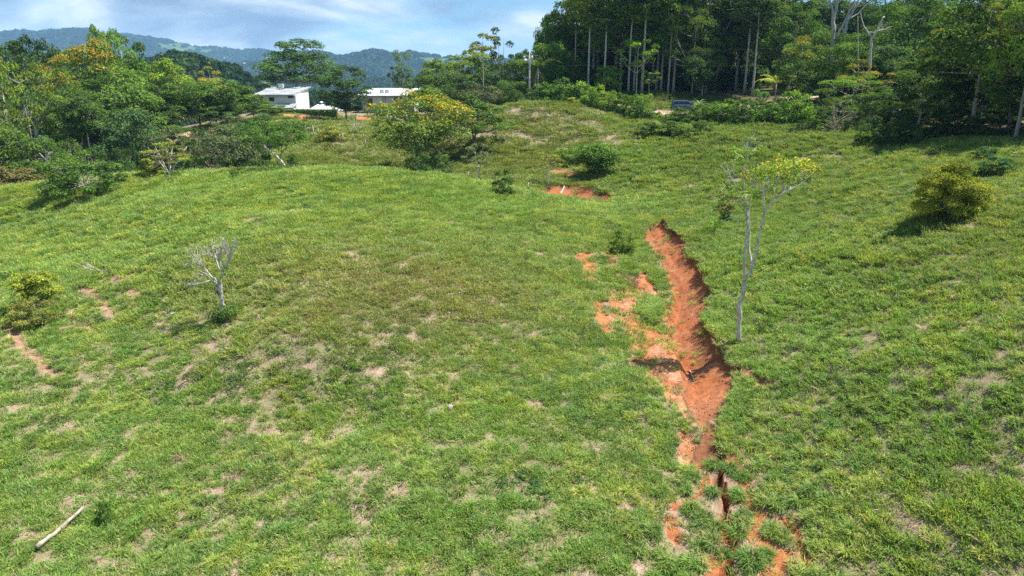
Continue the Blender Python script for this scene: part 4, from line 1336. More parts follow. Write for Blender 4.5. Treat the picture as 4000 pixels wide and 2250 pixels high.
tree('white_stemmed_tree', gen_tree(218, H=4.6, bole=2.0, R=2.3, nl=18, lobe=0.55, leaf=0.17, nleaf=190, pal='yellow', tr=0.11, stems=7, spread=0.75, pale=True, flat=0.5, shape='umbrella', limb=1.2), 428, 70, 356, 120, 'small fan-shaped tree with many white stems on the brow', Vbase=446, tint=(0.8, 0.9, 1))
tree('brow_bush', SHRUB[3], 376, 70, 402, 66, 'yellow-green shrub at the foot of the fan-shaped white-stemmed tree', 'bush', Vbase=447, tint=(0.9, 1, 1))
tree('brow_tree', BUSHTREE[0], 592, 78, 318, 130, 'grey-green tree with thin pale leaning stems on the brow', Vbase=None, tint=(0.95, 1, 1))
tree('brow_tree', BUSHTREE[0], 535, 82, 338, 100, 'grey-green scrub tree behind the fan-shaped white-stemmed tree', tint=(0.9, 0.95, 0.9))
tree('brow_tree', BUSHTREE[1], 655, 84, 302, 90, 'bushy green tree between the grey-green tree and the bent white trunk', tint=(0.9, 1, 1))
tree('brow_tree', BUSHTREE[0], 606, 104, 288, 112, 'grey-green tree hiding part of the earth road from the pasture', tint=(0.95, 1, 0.95))
tree('brow_tree', BUSHTREE[1], 672, 110, 290, 96, 'green scrub tree in front of the first house', tint=(0.95, 1, 0.95))
tree('brow_tree', BUSHTREE[1], 515, 106, 322, 70, 'small scrub tree under the orange road bank', tint=(0.85, 0.9, 0.9))
tree('brow_tree', BUSHTREE[2], 760, 118, 300, 60, 'light green scrub tree at the end of the earth bank', tint=(0.9, 0.95, 0.95))
tree('roadside_bush', SHRUB[1], 735, 132, 290, 52, 'light green bush in front of the orange earth bank', 'bush')
tree('brow_bush', SHRUB[2], 620, 78, 372, 110, 'dark undergrowth bush on the brow under the grey-green tree', 'bush')
tree('brow_bush', SHRUB[0], 480, 76, 392, 80, 'green bush beside the fan-shaped white-stemmed tree', 'bush', tint=(0.9, 0.95, 1))
tree('brow_bush', SHRUB[4], 30, 66, 418, 130, 'brownish bush at the foot of the dead white-branched shrub', 'bush')
tree('brow_bush', SHRUB[0], 98, 72, 405, 90, 'green bush with pale branches poking out of it', 'bush')
tree('brow_bush', SHRUB[2], 300, 76, 405, 90, 'shady bush filling the mouth of the hollow', 'bush', tint=(0.8, 0.9, 1))
tree('roadside_bush', SHRUB[3], 832, 100, 318, 70, 'bright yellow-green broad-leaved bush by the fence posts', 'bush', Vbase=352)
tree('roadside_bush', SHRUB[0], 965, 110, 318, 46, 'low green bush by the grassy bank', 'bush')
# tree with a bent white trunk
bt = gen_tree(219, H=6.0, bole=2.2, R=4.0, nl=30, lobe=0.85, leaf=0.2, nleaf=300, pal='mid', tr=0.10, flat=0.7, fill=0.5)
_b = Tubes()
_b.add(bez(np.array([1.1, 0, -0.3]), np.array([0.3, 0.0, 1.6]), np.array([-0.9, 0, 2.3]), 9), np.linspace(0.17, 0.10, 9) * np.array([1.2, 1, .95, 1.1, 1, .9, 1, 1, 1]), 8)
_b.add(bez(np.array([-0.9, 0, 2.3]), np.array([-1.6, 0.1, 2.8]), np.array([-1.5, 0, 4.0]), 6), np.linspace(0.10, 0.05, 6), 6)
_b.add(bez(np.array([0.25, 0, 1.35]), np.array([0.4, 0.1, 1.9]), np.array([1.6, 0, 3.3]), 6), np.linspace(0.09, 0.04, 6), 6, (0.55, 0.5, 0.45))
bt['trunk'] = _b.mesh('trunk', M_PALE_BARK)
tree('bent_trunk_tree', bt, 700, 72, 304, 165, 'spreading tree with a thick bent white trunk on the brow', Vbase=428, rz=0.0, tint=(0.95, 1.05, 1.05))
tree('brow_bush', SHRUB[0], 738, 74, 388, 30, 'thin upright bush next to the bent white trunk', 'bush', Vbase=424)

# pair of bushes on the near slope
tree('slope_bush', gen_tree(221, H=3.0, bole=0.25, R=1.1, nl=22, lobe=0.42, leaf=0.13, nleaf=260, pal='yellow', tr=0.05, stems=2, flat=0.9, fill=0.5), 100, 40, 686, 98, 'upright bush with yellow-green top above a low rounded bush', 'bush', Vbase=768, tint=(1.1, 1.25, 1))
tree('slope_bush', gen_tree(222, H=1.5, bole=0.1, R=1.3, nl=24, lobe=0.36, leaf=0.10, nleaf=230, pal='brown', tr=0.03, stems=4, flat=0.7, fill=0.5, shape='mound'), 92, 38, 752, 118, 'low rounded brownish-green bush in front of the upright one', 'bush', Vbase=812, tint=(1.6, 1.9, 1.2))
tree('slope_bush', gen_tree(223, H=4.2, bole=0.5, R=2.3, nl=70, lobe=0.66, leaf=0.13, nleaf=520, pal='yellow', tr=0.08, stems=3, flat=0.7, fill=0.6, lean=(0.5, 0), shape='mound'), 2385, 46, 405, 152, 'broad feathery olive-yellow bush casting shade on the far pasture slope', 'bush', Vbase=545, tint=(1.05, 1.15, 0.9))
tree('slope_bush', SHRUB[0], 2480, 55, 370, 62, 'bluish-green shrub behind the feathery olive-yellow bush', 'bush', tint=(0.7, 0.95, 1.7))
tree('slope_bush', SHRUB[0], 2508, 50, 395, 90, 'larger bluish-green shrub beside the feathery olive-yellow bush', 'bush', tint=(0.65, 0.9, 1.6))

# ---- dark stand of tall trees above the road
STAND = [
    (ROUND[1], 1372, 148, 60, 60, (0.9, 1, 1), 'open-crowned tree at the sky edge of the tall wood'),
    (ROUND[0], 1402, 152, 28, 90, (1.1, 1.15, 1), 'dark leafy tree at the outer edge of the tall wood'),
    (ROUND[1], 1385, 140, 110, 100, (0.8, 0.9, 0.9), 'rounded green tree low at the outer edge of the tall wood'),
    (ROUND[2], 1425, 138, 130, 90, (0.9, 1.0, 1), 'dark low tree behind the palm'),
    (TALL[0], 1443, 146, -60, 100, (1, 1, 1), 'tall tree with thick grey trunk at the outer edge of the wood'),
    (TALL[2], 1478, 136, -90, 110, (0.9, 0.85, 0.8), 'tall tree with yellowish hanging twigs over a slim pale trunk'),
    (TALL[1], 1490, 150, -110, 120, (1, 1, 1), 'slim tree beside the trunk with yellowish hanging twigs'),
    (TALL[0], 1518, 134, -40, 110, (0.75, 0.8, 0.9), 'tree with a single stout brown trunk at the wood edge'),
    (TALL[1], 1545, 155, -130, 130, (1, 1, 1), 'deep-shaded tall tree behind the stout brown trunk'),
    (TALL[2], 1580, 134, -70, 100, (0.85, 0.9, 0.9), 'white-barked tall tree with bright leaves halfway up'),
    (TALL[1], 1594, 140, -100, 110, (1, 1, 1), 'thin tree just behind the white-barked one'),
    (TALL[0], 1614, 133, -80, 120, (0.9, 0.9, 0.9), 'tall tree with knobbly grey trunk near the road bend'),
    (TALL[1], 1640, 148, -110, 120, (1, 1, 1), 'thin shaded tree behind the knobbly grey trunk'),
    (TALL[0], 1662, 140, -80, 110, (0.8, 0.85, 0.9), 'shaded tall tree with smooth trunk before the twin white trunks'),
    (TALL[2], 1680, 134, -60, 90, (0.8, 0.85, 0.9), 'slim white trunk forking high up above the parked car'),
    (TALL[0], 1693, 136, -90, 110, (0.9, 0.95, 0.9), 'white-spotted twin of the forking white trunk above the car'),
    (TALL[1], 1725, 150, -120, 130, (1, 1, 1), 'tall dark tree behind the parked car'),
    (FEATHER[0], 1740, 132, 20, 130, (0.75, 0.7, 0.8), 'feathery olive tree hanging over the parked car'),
    (ROUND[2], 1765, 128, 130, 90, (0.75, 0.85, 0.9), 'dense dark tree rising behind the spiky plant'),
    (TALL[1], 1800, 148, -120, 130, (1, 1, 1), 'tall tree deep in the wood past the car'),
    (SPREAD[3], 1775, 138, -30, 150, (0.9, 0.85, 0.9), 'broad brownish-green crown over the deep wood'),
    (TALL[0], 1872, 133, -70, 110, (0.9, 0.95, 1), 'pale trunk tree on the far side of the dark wood'),
    (TALL[1], 1892, 128, -40, 110, (1, 1, 1), 'twisted grey trunk near the yellow palm'),
    (TALL[1], 1842, 150, -100, 130, (1, 1, 1), 'shaded tall tree between the car and the yellow palm'),
    (SPREAD[0], 1560, 142, -50, 150, (0.9, 1, 0.95), 'spreading canopy over the white-barked trunks'),
    (SPREAD[0], 1650, 140, -20, 150, (1, 1.05, 0.95), 'lit green canopy above the wood edge'),
    (SPREAD[1], 1850, 140, -40, 150, (0.8, 0.9, 1), 'dark canopy above the twisted grey trunk'),
    (TALL[1], 1950, 140, -60, 140, (1, 1, 1), 'dark tall tree closing the far side of the wood'),
    (SPREAD[1], 1985, 132, 10, 120, (0.85, 0.95, 1), 'round-crowned tree where the wood meets the open sky'),
    (SPREAD[3], 1700, 160, -60, 180, (1.1, 1.1, 1), 'broad dark crown far back in the wood'),
    (ROUND[1], 1532, 131, 168, 64, (1.2, 1.25, 0.9), 'light understorey tree before the stout brown trunk'),
    (AIRY[0], 1632, 129, 178, 50, (1.1, 1.15, 0.9), 'small bright tree among the trunks above the road gap'),
    (AIRY[0], 1600, 130, 100, 92, (1.1, 1.2, 0.9), 'young bright-leaved tree in front of the dark trunks'),
    (SPREAD[3], 1500, 158, -60, 170, (1.1, 1.1, 1), 'broad dark crown behind the outer trunks'),
    (SPREAD[3], 1600, 165, -80, 190, (1.1, 1.1, 1), 'widest dark crown at the back of the wood'),
    (SPREAD[3], 1900, 160, -60, 190, (1.1, 1.1, 1), 'dark crown behind the yellow palm'),
]
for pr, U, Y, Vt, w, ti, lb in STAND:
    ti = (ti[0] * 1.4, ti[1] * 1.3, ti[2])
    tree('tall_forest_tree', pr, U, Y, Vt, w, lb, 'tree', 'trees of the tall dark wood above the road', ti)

EAST = [
    (ROUND[1], 2065, 122, 78, 100, (0.9, 0.95, 1), 'bushy tree in front of the bare forked trees'),
    (SPREAD[1], 2165, 128, 70, 120, (0.85, 0.95, 1), 'low dark tree under the gap of open sky'),
    (SPREAD[1], 2275, 112, -8, 185, (0.85, 0.95, 1), 'big dark domed tree beside the gap of open sky'),
    (FLOWER[1], 2000, 118, 92, 110, (0.9, 0.95, 1), 'tree with fading orange flowers past the tall wood'),
    (ROUND[0], 2020, 108, 150, 110, (1.2, 1.2, 0.9), 'dark bushy tree behind the yellow palm'),
    (ROUND[1], 2100, 106, 110, 120, (0.9, 0.95, 0.95), 'tangled green tree hung with vines below the bare trees'),
    (ROUND[3], 2190, 104, 115, 120, (1.1, 1.0, 0.9), 'grey-green tangled tree beside the broken pale snag'),
    (AIRY[2], 2160, 100, 150, 110, (0.8, 0.8, 0.9), 'yellowish thin tree in the tangle above the dry brush'),
    (FEATHER[1], 2135, 88, 190, 130, (0.75, 0.9, 1), 'feathery bright green tree leaning over the dry brush'),
    (FEATHER[0], 2255, 84, 218, 150, (0.95, 1, 1), 'layered feathery green tree beside the dry brush'),
    (BUSHTREE[1], 2195, 86, 232, 110, (0.9, 1, 1), 'leafy tree between the two feathery ones'),
    (ROUND[0], 2310, 80, 150, 130, (1.2, 1.15, 1), 'dark tree below the yellow-leaved branch'),
    (FLOWER[0], 2345, 96, 76, 110, (0.9, 1, 1), 'tree with a spray of yellow leaves under the domed tree'),
    (SPREAD[3], 2440, 70, -30, 230, (1.25, 1.15, 1), 'large broad-leaved dark tree over the shaded slope'),
    (SPREAD[1], 2400, 90, 40, 150, (0.8, 0.9, 1), 'dark tree behind the large broad-leaved one'),
    (SPREAD[2], 2555, 62, -60, 170, (0.85, 0.9, 0.95), 'yellow-green crown at the end of the shaded slope'),
    (ROUND[2], 2375, 73, 180, 120, (0.9, 0.95, 1), 'shadowed tree under the large broad-leaved crown'),
    (ROUND[0], 2460, 72, 175, 150, (0.9, 0.9, 1), 'black-green tree filling the shade behind the leaning trunk'),
    (ROUND[1], 2560, 64, 150, 150, (0.8, 0.9, 1), 'dark tree at the picture edge behind the leaning trunk'),
    (SPREAD[0], 2610, 66, -10, 190, (0.9, 1, 1), 'tall tree mostly beyond the picture edge'),
    (ROUND[2], 2660, 58, 120, 170, (0.9, 1, 1), 'dense tree beyond the shaded slope'),
    (SPREAD[1], 2740, 60, 0, 220, (0.9, 1, 1), 'broad tree beyond the end of the shaded slope'),
]
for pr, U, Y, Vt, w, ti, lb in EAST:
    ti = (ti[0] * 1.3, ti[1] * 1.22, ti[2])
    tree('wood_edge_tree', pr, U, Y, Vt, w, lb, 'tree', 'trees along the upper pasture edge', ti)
# leaning trunk with forked top in the shaded corner
lt = gen_tree(230, H=13, bole=7.5, R=4.0, nl=14, lobe=1.1, leaf=0.28, nleaf=220, pal='yellow', tr=0.2, lean=(-2.6, 0), shape='dome', flat=0.7, bend=0.03, limb=0.9, barkcol=(0.75, 0.72, 0.68))
tree('leaning_tree', lt, 2540, 62, 10, 200, 'leaning pale-trunked tree with a spray of bright yellow-green leaves', rz=0.0, tint=(0.8, 0.95, 0.9), Vbase=335)

# ---- hedge of shrubs along the road
HEDGE = [
    (SHRUB[2], 1340, 122, 222, 62, (1.1, 1.1, 1), 'dark roadside shrub at the foot of the utility pole'),
    (SHRUB[2], 1300, 123, 226, 60, (1.2, 1.1, 1), 'dark roadside shrub next to the fallen fronds'),
    (SHRUB[0], 1375, 122, 208, 66, (0.9, 1, 1), 'green roadside shrub in front of the palm'),
    (SHRUB[2], 1410, 122, 196, 80, (1.1, 1.2, 1.1), 'large bluish roadside shrub to the east of the palm'),
    (SHRUB[1], 1455, 122, 206, 66, (0.9, 1, 1), 'bright lime-green roadside shrub with a pointed top'),
    (SHRUB[1], 1490, 121, 214, 56, (0.9, 1, 1), 'lime-green roadside shrub beside the pointed one'),
    (SHRUB[3], 1440, 119, 245, 36, (0.85, 1, 1), 'small bright shrub at the top of the grassy mound'),
    (SHRUB[1], 1530, 119, 228, 46, (1.1, 1.1, 1), 'yellow-green rounded shrub where the hedge turns downhill'),
    (SHRUB[0], 1560, 117, 234, 50, (1, 1, 1), 'green shrub in the middle of the descending hedge'),
    (SHRUB[0], 1590, 115, 238, 56, (1, 1.05, 1), 'tall green shrub in the descending hedge'),
    (SHRUB[2], 1612, 112, 252, 56, (1.3, 1.3, 1), 'dark green shrub at the road end of the descending hedge'),
    (SHRUB[1], 1622, 121, 236, 36, (1, 1.05, 1), 'bright shrub leaning over the road edge'),
    (SHRUB[2], 1700, 108, 270, 70, (1.0, 1.0, 1), 'black-green ivy-covered shrub in front of the parked car'),
    (SHRUB[0], 1790, 108, 258, 66, (0.9, 1, 1), 'green shrub just past the spiky plant'),
    (SHRUB[2], 1835, 104, 250, 86, (1.2, 1.25, 1), 'dark leafy shrub under the pale trunk tree'),
    (SHRUB[0], 1880, 100, 250, 70, (0.9, 1, 1), 'green shrub with drooping branches under the yellow palm'),
    (SHRUB[0], 1905, 104, 226, 58, (1.2, 1.3, 2.2), 'pale grey-green shrub below the yellow palm'),
    (SHRUB[1], 1990, 96, 230, 84, (0.8, 0.95, 1), 'tall lime-green shrub at the pasture edge'),
    (SHRUB[0], 1945, 98, 262, 66, (1, 1.05, 1), 'green shrub next to the tall lime-green one'),
    (SHRUB[2], 2030, 90, 300, 50, (1.1, 1.2, 1), 'small clipped-looking dark shrub on the pasture edge'),
    (SHRUB[2], 2003, 88, 312, 36, (1.2, 1.3, 1), 'tiny dark shrub on the pasture edge'),
    (SHRUB[0], 2085, 86, 290, 80, (0.8, 0.9, 1), 'dark shrub under the dry brush'),
    (SHRUB[0], 2185, 84, 305, 64, (0.7, 0.95, 1.4), 'bluish shrub at the edge of the deep shade'),
    (SHRUB[2], 2270, 84, 290, 110, (0.9, 0.9, 1), 'shrub in the deep shade under the feathery trees'),
    (SHRUB[0], 1640, 111, 272, 40, (1, 1.1, 1), 'low green shrub at the brink of the road gap'),
    (SHRUB[2], 1735, 106, 272, 60, (1.2, 1.2, 1), 'dark shrub under the spiky plant'),
    (SHRUB[0], 1765, 106, 262, 56, (1, 1.05, 1), 'green leafy shrub between the spiky plant and the dark wood'),
    (SHRUB[1], 1812, 106, 262, 60, (0.9, 1, 1), 'light green shrub in the middle of the roadside hedge'),
    (SHRUB[0], 1860, 104, 262, 60, (1, 1.05, 1), 'green shrub before the twisted grey trunk'),
    (SHRUB[2], 1925, 103, 255, 60, (1.1, 1.2, 1), 'dark shrub below the yellow palm fronds'),
    (SHRUB[0], 1965, 100, 248, 60, (0.9, 1, 1), 'green shrub where the hedge meets the pasture edge'),
    (SHRUB[4], 2335, 82, 292, 56, (1, 1, 1), 'withered tan shrub at the edge of the deep shade'),
    (SHRUB[2], 2400, 71, 275, 120, (0.8, 0.8, 1), 'wide dark shrub beneath the broad-leaved tree'),
    (SHRUB[2], 2490, 66, 278, 120, (0.8, 0.8, 1), 'wide dark shrub behind the leaning trunk'),
]
for pr, U, Y, Vt, w, ti, lb in HEDGE:
    if U < 2000: ti = (ti[0] * 1.35, ti[1] * 1.3, ti[2])
    tree('roadside_shrub', pr, U, Y, Vt, w, lb, 'shrub', 'shrubs along the road and pasture edge', ti)
for k, (U, V, w) in enumerate([(1630, 342, 50), (1665, 338, 60), (1700, 340, 60), (1735, 345, 60), (1765, 340, 50)]):
    tree('vine_mat', SHRUB[1] if k % 2 else SHRUB[0], U, 100, V - 34, w * 1.1, 'low mat of broad-leaved vines under the roadside hedge', 'creeper', 'vine mats below the hedge', (1.0, 1.0, 1), Vbase=V)

# shade-giving mass of wood behind the first rows
def deep_wood():
    coll = bpy.data.collections.new('deep_crowns')
    for i, m in enumerate((SPREAD[3], ROUND[0], SPREAD[1], SHRUB[2])):
        o = bpy.data.objects.new('deep_crown_%d' % i, m['crown']); coll.objects.link(o)
    g = scatter_group(coll, 'scatter_deep_wood')
    rng = np.random.default_rng(71)
    P = []
    while len(P) < 170:
        if rng.uniform() < 0.75: x, y = rng.uniform(12, 130), rng.uniform(160, 215)
        else: x, y = rng.uniform(70, 130), rng.uniform(85, 160)
        if y < 90 and x < 70: continue
        P.append((x, y))
    for k in range(170):
        P.append((rng.uniform(8, 85), rng.uniform(146, 190)))
    for k in range(90):
        P.append((rng.uniform(50, 105), rng.uniform(84, 140)))
    P = [p for p in P if not (p[0] / p[1] < 0.38 and p[1] < 146)]
    low = []
    for k in range(75):
        U, Y = (rng.uniform(2120, 2700), rng.uniform(70, 92)) if k < 50 else (rng.uniform(1950, 2150), rng.uniform(96, 116))
        low.append(((U - 1288) / FPX * Y * 1.0, Y))
    P = P + low
    P = np.array(P); z = ground_z(P[:, 0], P[:, 1]); n = len(P)
    idx = rng.integers(0, 3, n); idx[170:] = 3
    s = np.where(idx == 1, rng.uniform(1.5, 2.2, n), rng.uniform(0.9, 1.2, n)); s[170:] = rng.uniform(1.6, 3.0, n - 170); z[170:] -= 0.9; s[-75:] = rng.uniform(0.55, 1.05, 75); z[-75:] += 0.7
    scatter('deep_wood', np.stack([P[:, 0], P[:, 1], z], 1), idx, np.stack([np.zeros(n), np.zeros(n), rng.uniform(0, 6.28, n)], 1), np.stack([s * 0.9, s * 0.9, s], 1), np.ones((n, 3)), g, 'dark unbroken wood behind the first rows of trunks')


deep_wood()

# ------------------------------------------------------------------ bare, dead and drawn-out trees
def drawn_tree(name, label, U, V, Y=None, paths=(), lobes=(), fans=(), bark=None, sides=6, seed=1, cat='tree', leaf=0.16, barkcol=(1, 1, 1), spread=0.6, crown_name='crown', trunk_name='trunk', group=None, dense=1.0, gain=1.0):
    """paths: (pixel points with depth offset, r0, r1); lobes: (U, V, r px, palette, leaves); fans: (U, V, r px, twigs, from U, from V)"""
    rng = np.random.default_rng(seed)
    base = hit(U, V) if Y is None else at_depth(U, Y)
    Y0 = base[1]
    px = np.linalg.norm(pt(U, V or 300, Y0) - pt(U + 1, V or 300, Y0))
    t = empty(name, tuple(base)); tag(t, label, cat, group)
    tb = Tubes()
    for pth, r0, r1 in paths:
        P = np.array([pt(p[0], p[1], Y0 + (p[2] if len(p) > 2 else 0)) - base for p in pth])
        # smooth the drawn line a little and let it wander
        tt = np.linspace(0, len(P) - 1, max(4, (len(P) - 1) * 4 + 1))
        Q = np.stack([np.interp(tt, np.arange(len(P)), P[:, k]) for k in range(3)], 1)
        Q[1:-1] = (Q[:-2] + 2 * Q[1:-1] + Q[2:]) / 4
        Q[2:] += rng.normal(0, r0 * 0.22 + 0.004, Q[2:].shape)
        tb.add(Q, np.linspace(r0, r1, len(Q)) * rng.uniform(0.9, 1.1, len(Q)), sides, barkcol)
    for u, v, r, n, fu, fv in fans:
        a = pt(fu, fv, Y0) - base
        for k in range(n):
            an = rng.uniform(0, 2 * math.pi); rr = r * math.sqrt(rng.uniform(0.1, 1))
            e = pt(u + rr * math.cos(an), v + rr * math.sin(an), Y0 + rng.normal(0, 1) * r * px * spread) - base
            c = a + (e - a) * np.array([0.4, 0.4, 0.6]) + rng.normal(0, 0.12, 3) * np.linalg.norm(e - a)
            L = bez(a, c, e, 6); L[1:] += rng.normal(0, 0.03 * np.linalg.norm(e - a), (5, 3))
            w = 0.010 + 0.0045 * np.linalg.norm(e - a) + px * 0.12
            tb.add(L, np.linspace(w, w * 0.35, 6), 4, barkcol, cap=False)
            for q in range(3):
                s = L[rng.integers(2, 6)]; e2 = s + rng.normal(0, 1, 3) * r * px * 0.28 + np.array([0, 0, r * px * 0.12])
                tb.add(bez(s, (s + e2) / 2 + rng.normal(0, 0.05, 3), e2, 3), np.linspace(w * 0.5, w * 0.2, 3), 3, barkcol, cap=False)
    link(trunk_name, tb.mesh('trunk', bark or M_PALE_BARK), t)
    if lobes:
        Ps, Ns, Cs = [], [], []
        for u, v, r, pal, n in lobes:
            lo, hi = np.array(PAL[pal][0]), np.array(PAL[pal][1])
            n = int(n * dense); c = pt(u, v, Y0 + rng.normal(0, 1) * r * px * 0.9) - base
            d = rng.normal(0, 1, (n, 3)); d /= np.linalg.norm(d, axis=1, keepdims=True)
            P = c + d * np.array([1.4, 1.4, 0.8]) * r * px * rng.uniform(0.25, 1.05, (n, 1)) ** 0.6
            N = d * 0.4 + np.array([0, 0, 0.6]) + rng.normal(0, 0.45, (n, 3)); N /= np.linalg.norm(N, axis=1, keepdims=True)
            k = np.clip(rng.uniform(0.2, 0.9) + rng.normal(0, 0.25, (n, 1)), 0, 1)
            Ps.append(P); Ns.append(N); Cs.append((lo * (1 - k) + hi * k) * rng.uniform(0.8, 1.2, (n, 1)))
        P = np.concatenate(Ps); N = np.concatenate(Ns)
        Vq, q = leaf_quads(P, N, leaf * rng.uniform(0.6, 1.35, len(P)), rng, 0.45)
        link(crown_name, np_mesh('crown', Vq, [q], M_LEAF, np.repeat(np.concatenate(Cs) * gain, 4, 0)), t)
    return t


drawn_tree('forked_tree', 'tall thin forked tree with pale trunk and sparse yellow-green crown beside the gully', 1857, 858, seed=301, leaf=0.18, sides=8, dense=1.5, gain=1.4,
    paths=[([(1857, 862), (1860, 800), (1868, 740), (1874, 705)], 0.135, 0.105), ([(1874, 705), (1873, 650), (1878, 590, 0.3), (1882, 545, 0.5), (1876, 500, 0.6), (1866, 468, 0.7)], 0.085, 0.03),
           ([(1874, 705), (1893, 678), (1906, 615, -0.3), (1916, 562, -0.5), (1926, 530, -0.5), (1944, 508, -0.6), (1968, 488, -0.7), (1992, 470, -0.7)], 0.085, 0.026),
           ([(1891, 690), (1886, 610, 0.8), (1884, 560, 1.0), (1890, 480, 1.2), (1904, 440, 1.2)], 0.055, 0.02),
           ([(1880, 548, 0.5), (1862, 495), (1842, 452, -0.4), (1832, 432, -0.5), (1826, 408, -0.5)], 0.05, 0.018), ([(1878, 505, 0.6), (1868, 440, 0.8), (1880, 390, 0.8), (1876, 365, 0.9), (1892, 345, 0.9)], 0.045, 0.014),
           ([(1922, 538, -0.5), (1920, 480, -1.0), (1932, 440, -1.2)], 0.05, 0.018), ([(1972, 486, -0.7), (2018, 462, -0.9), (2048, 432, -1.0)], 0.04, 0.014), ([(1940, 512, -0.6), (1952, 470, 0.2), (1960, 435, 0.4)], 0.035, 0.014),
           ([(1880, 553, 0.5), (1840, 546), (1826, 552, -0.3), (1814, 562, -0.4)], 0.035, 0.014), ([(1842, 452, -0.4), (1822, 470, -0.6), (1812, 482, -0.7)], 0.025, 0.01), ([(1880, 392, 0.8), (1905, 370, 1.0), (1915, 358, 1)], 0.022, 0.01), ([(1874, 400, .8), (1850, 385, .6), (1840, 372, .5)], 0.022, 0.01)],
    lobes=[(1842, 470, 20, 'light', 60), (1868, 482, 22, 'light', 80), (1895, 442, 24, 'yellow', 100), (1926, 430, 28, 'light', 150), (1955, 424, 26, 'yellow', 140), (1985, 418, 25, 'light', 150), (2015, 416, 25, 'yellow', 140), (2042, 424, 20, 'yellow', 100), (1990, 450, 18, 'light', 70),
           (1880, 380, 14, 'light', 40), (1860, 402, 12, 'light', 34), (1900, 352, 13, 'grey', 34), (1848, 374, 10, 'light', 26), (1916, 372, 10, 'light', 24), (1820, 498, 12, 'light', 40), (1800, 560, 15, 'light', 50), (1786, 578, 12, 'light', 34), (1822, 525, 17, 'brown', 110), (1826, 545, 12, 'dark', 60),
           (1937, 470, 15, 'light', 60), (1906, 490, 14, 'light', 50), (2026, 450, 14, 'light', 50), (1876, 522, 10, 'light', 24), (1850, 440, 12, 'grey', 20), (1956, 395, 14, 'yellow', 40)],
    fans=[(1835, 425, 26, 7, 1842, 452), (1890, 360, 26, 8, 1880, 392), (1930, 440, 34, 9, 1921, 490), (1990, 440, 34, 9, 1968, 488), (2030, 440, 22, 6, 2015, 463), (1905, 445, 24, 6, 1890, 482), (1865, 470, 20, 5, 1874, 500)])

drawn_tree('bare_tree', 'small leafless grey-white tree on the pasture slope with a green shrub round its foot', 558, 806, seed=302, leaf=0.13, barkcol=(0.88, 0.87, 0.86),
    paths=[([(558, 808), (560, 775), (556, 745), (553, 715)], 0.12, 0.10), ([(553, 742, .15), (548, 715, .1), (540, 700)], 0.09, 0.05), ([(554, 718), (556, 680, .2), (552, 645, .3), (548, 618, .3)], 0.055, 0.02), ([(555, 700), (574, 655, -.2), (584, 625, -.3), (588, 604, -.3)], 0.055, 0.018),
           ([(553, 720), (530, 692, .3), (506, 664, .4), (486, 640, .4)], 0.05, 0.016), ([(554, 722), (536, 705, -.4), (508, 712, -.6), (474, 716, -.7), (458, 726, -.7)], 0.045, 0.012), ([(556, 690, .2), (540, 640, .8), (530, 612, 1.0)], 0.035, 0.012), ([(578, 645, -.2), (562, 620, -.6), (560, 600, -.6)], 0.03, 0.01), ([(545, 722), (520, 690, -.8), (500, 680, -1)], 0.03, 0.01)],
    lobes=[(572, 680, 13, 'light', 50), (545, 690, 10, 'light', 24), (585, 690, 8, 'light', 18), (564, 784, 20, 'mid', 300), (582, 780, 17, 'mid', 220), (546, 792, 15, 'dark', 160), (592, 772, 9, 'mid', 40), (554, 735, 9, 'brown', 60)],
    fans=[(546, 622, 22, 16, 552, 660), (584, 618, 22, 18, 576, 655), (490, 648, 30, 18, 512, 672), (520, 625, 26, 14, 536, 650), (470, 716, 16, 9, 500, 712), (560, 606, 16, 10, 566, 640), (500, 690, 22, 10, 520, 692), (566, 650, 18, 8, 558, 690)])

drawn_tree('bare_tree', 'pair of tall leafless forked grey trees against the sky above the wood edge', 2102, None, 120, seed=303, sides=8,
    paths=[([(2098, 262), (2092, 160), (2093, 90), (2097, 45), (2108, 5), (2113, -50)], 0.42, 0.24), ([(2112, 262, 3), (2114, 150, 3), (2124, 85, 3), (2136, 45, 3), (2152, 16, 3), (2186, -14, 3)], 0.40, 0.14), ([(2097, 45), (2092, 15), (2082, -8), (2070, -25)], 0.2, 0.08), ([(2105, 95), (2125, 55), (2142, 20), (2172, -12)], 0.2, 0.08),
           ([(2134, 50, 3), (2160, 34, 3), (2166, 26, 3), (2190, 2, 3)], 0.14, 0.05), ([(2150, 18, 3), (2150, -4, 3), (2160, -30, 3)], 0.12, 0.05), ([(2128, 80, 3), (2138, 10, 3), (2132, -10, 3)], 0.12, 0.05)],
    fans=[(2080, -5, 20, 6, 2092, 20), (2175, -5, 20, 6, 2152, 18)], bark=M_BARK, barkcol=(1.1, 1.1, 1.15))
drawn_tree('broken_snag', 'pale broken dead tree poking out of the tangle at the wood edge', 2192, None, 101, seed=304,
    paths=[([(2186, 300), (2188, 140), (2194, 96), (2206, 76)], 0.2, 0.14), ([(2200, 90), (2214, 62), (2224, 40)], 0.14, 0.10), ([(2196, 96), (2172, 66), (2166, 40), (2166, 28)], 0.09, 0.03), ([(2206, 78), (2232, 72), (2244, 66)], 0.06, 0.02), ([(2160, 200, 1), (2159, 120, 1), (2158, 40, 1)], 0.06, 0.03), ([(2204, 82), (2180, 80), (2168, 90)], 0.05, 0.02)],
    fans=[(2230, 70, 18, 7, 2208, 76), (2178, 70, 16, 5, 2190, 92)])
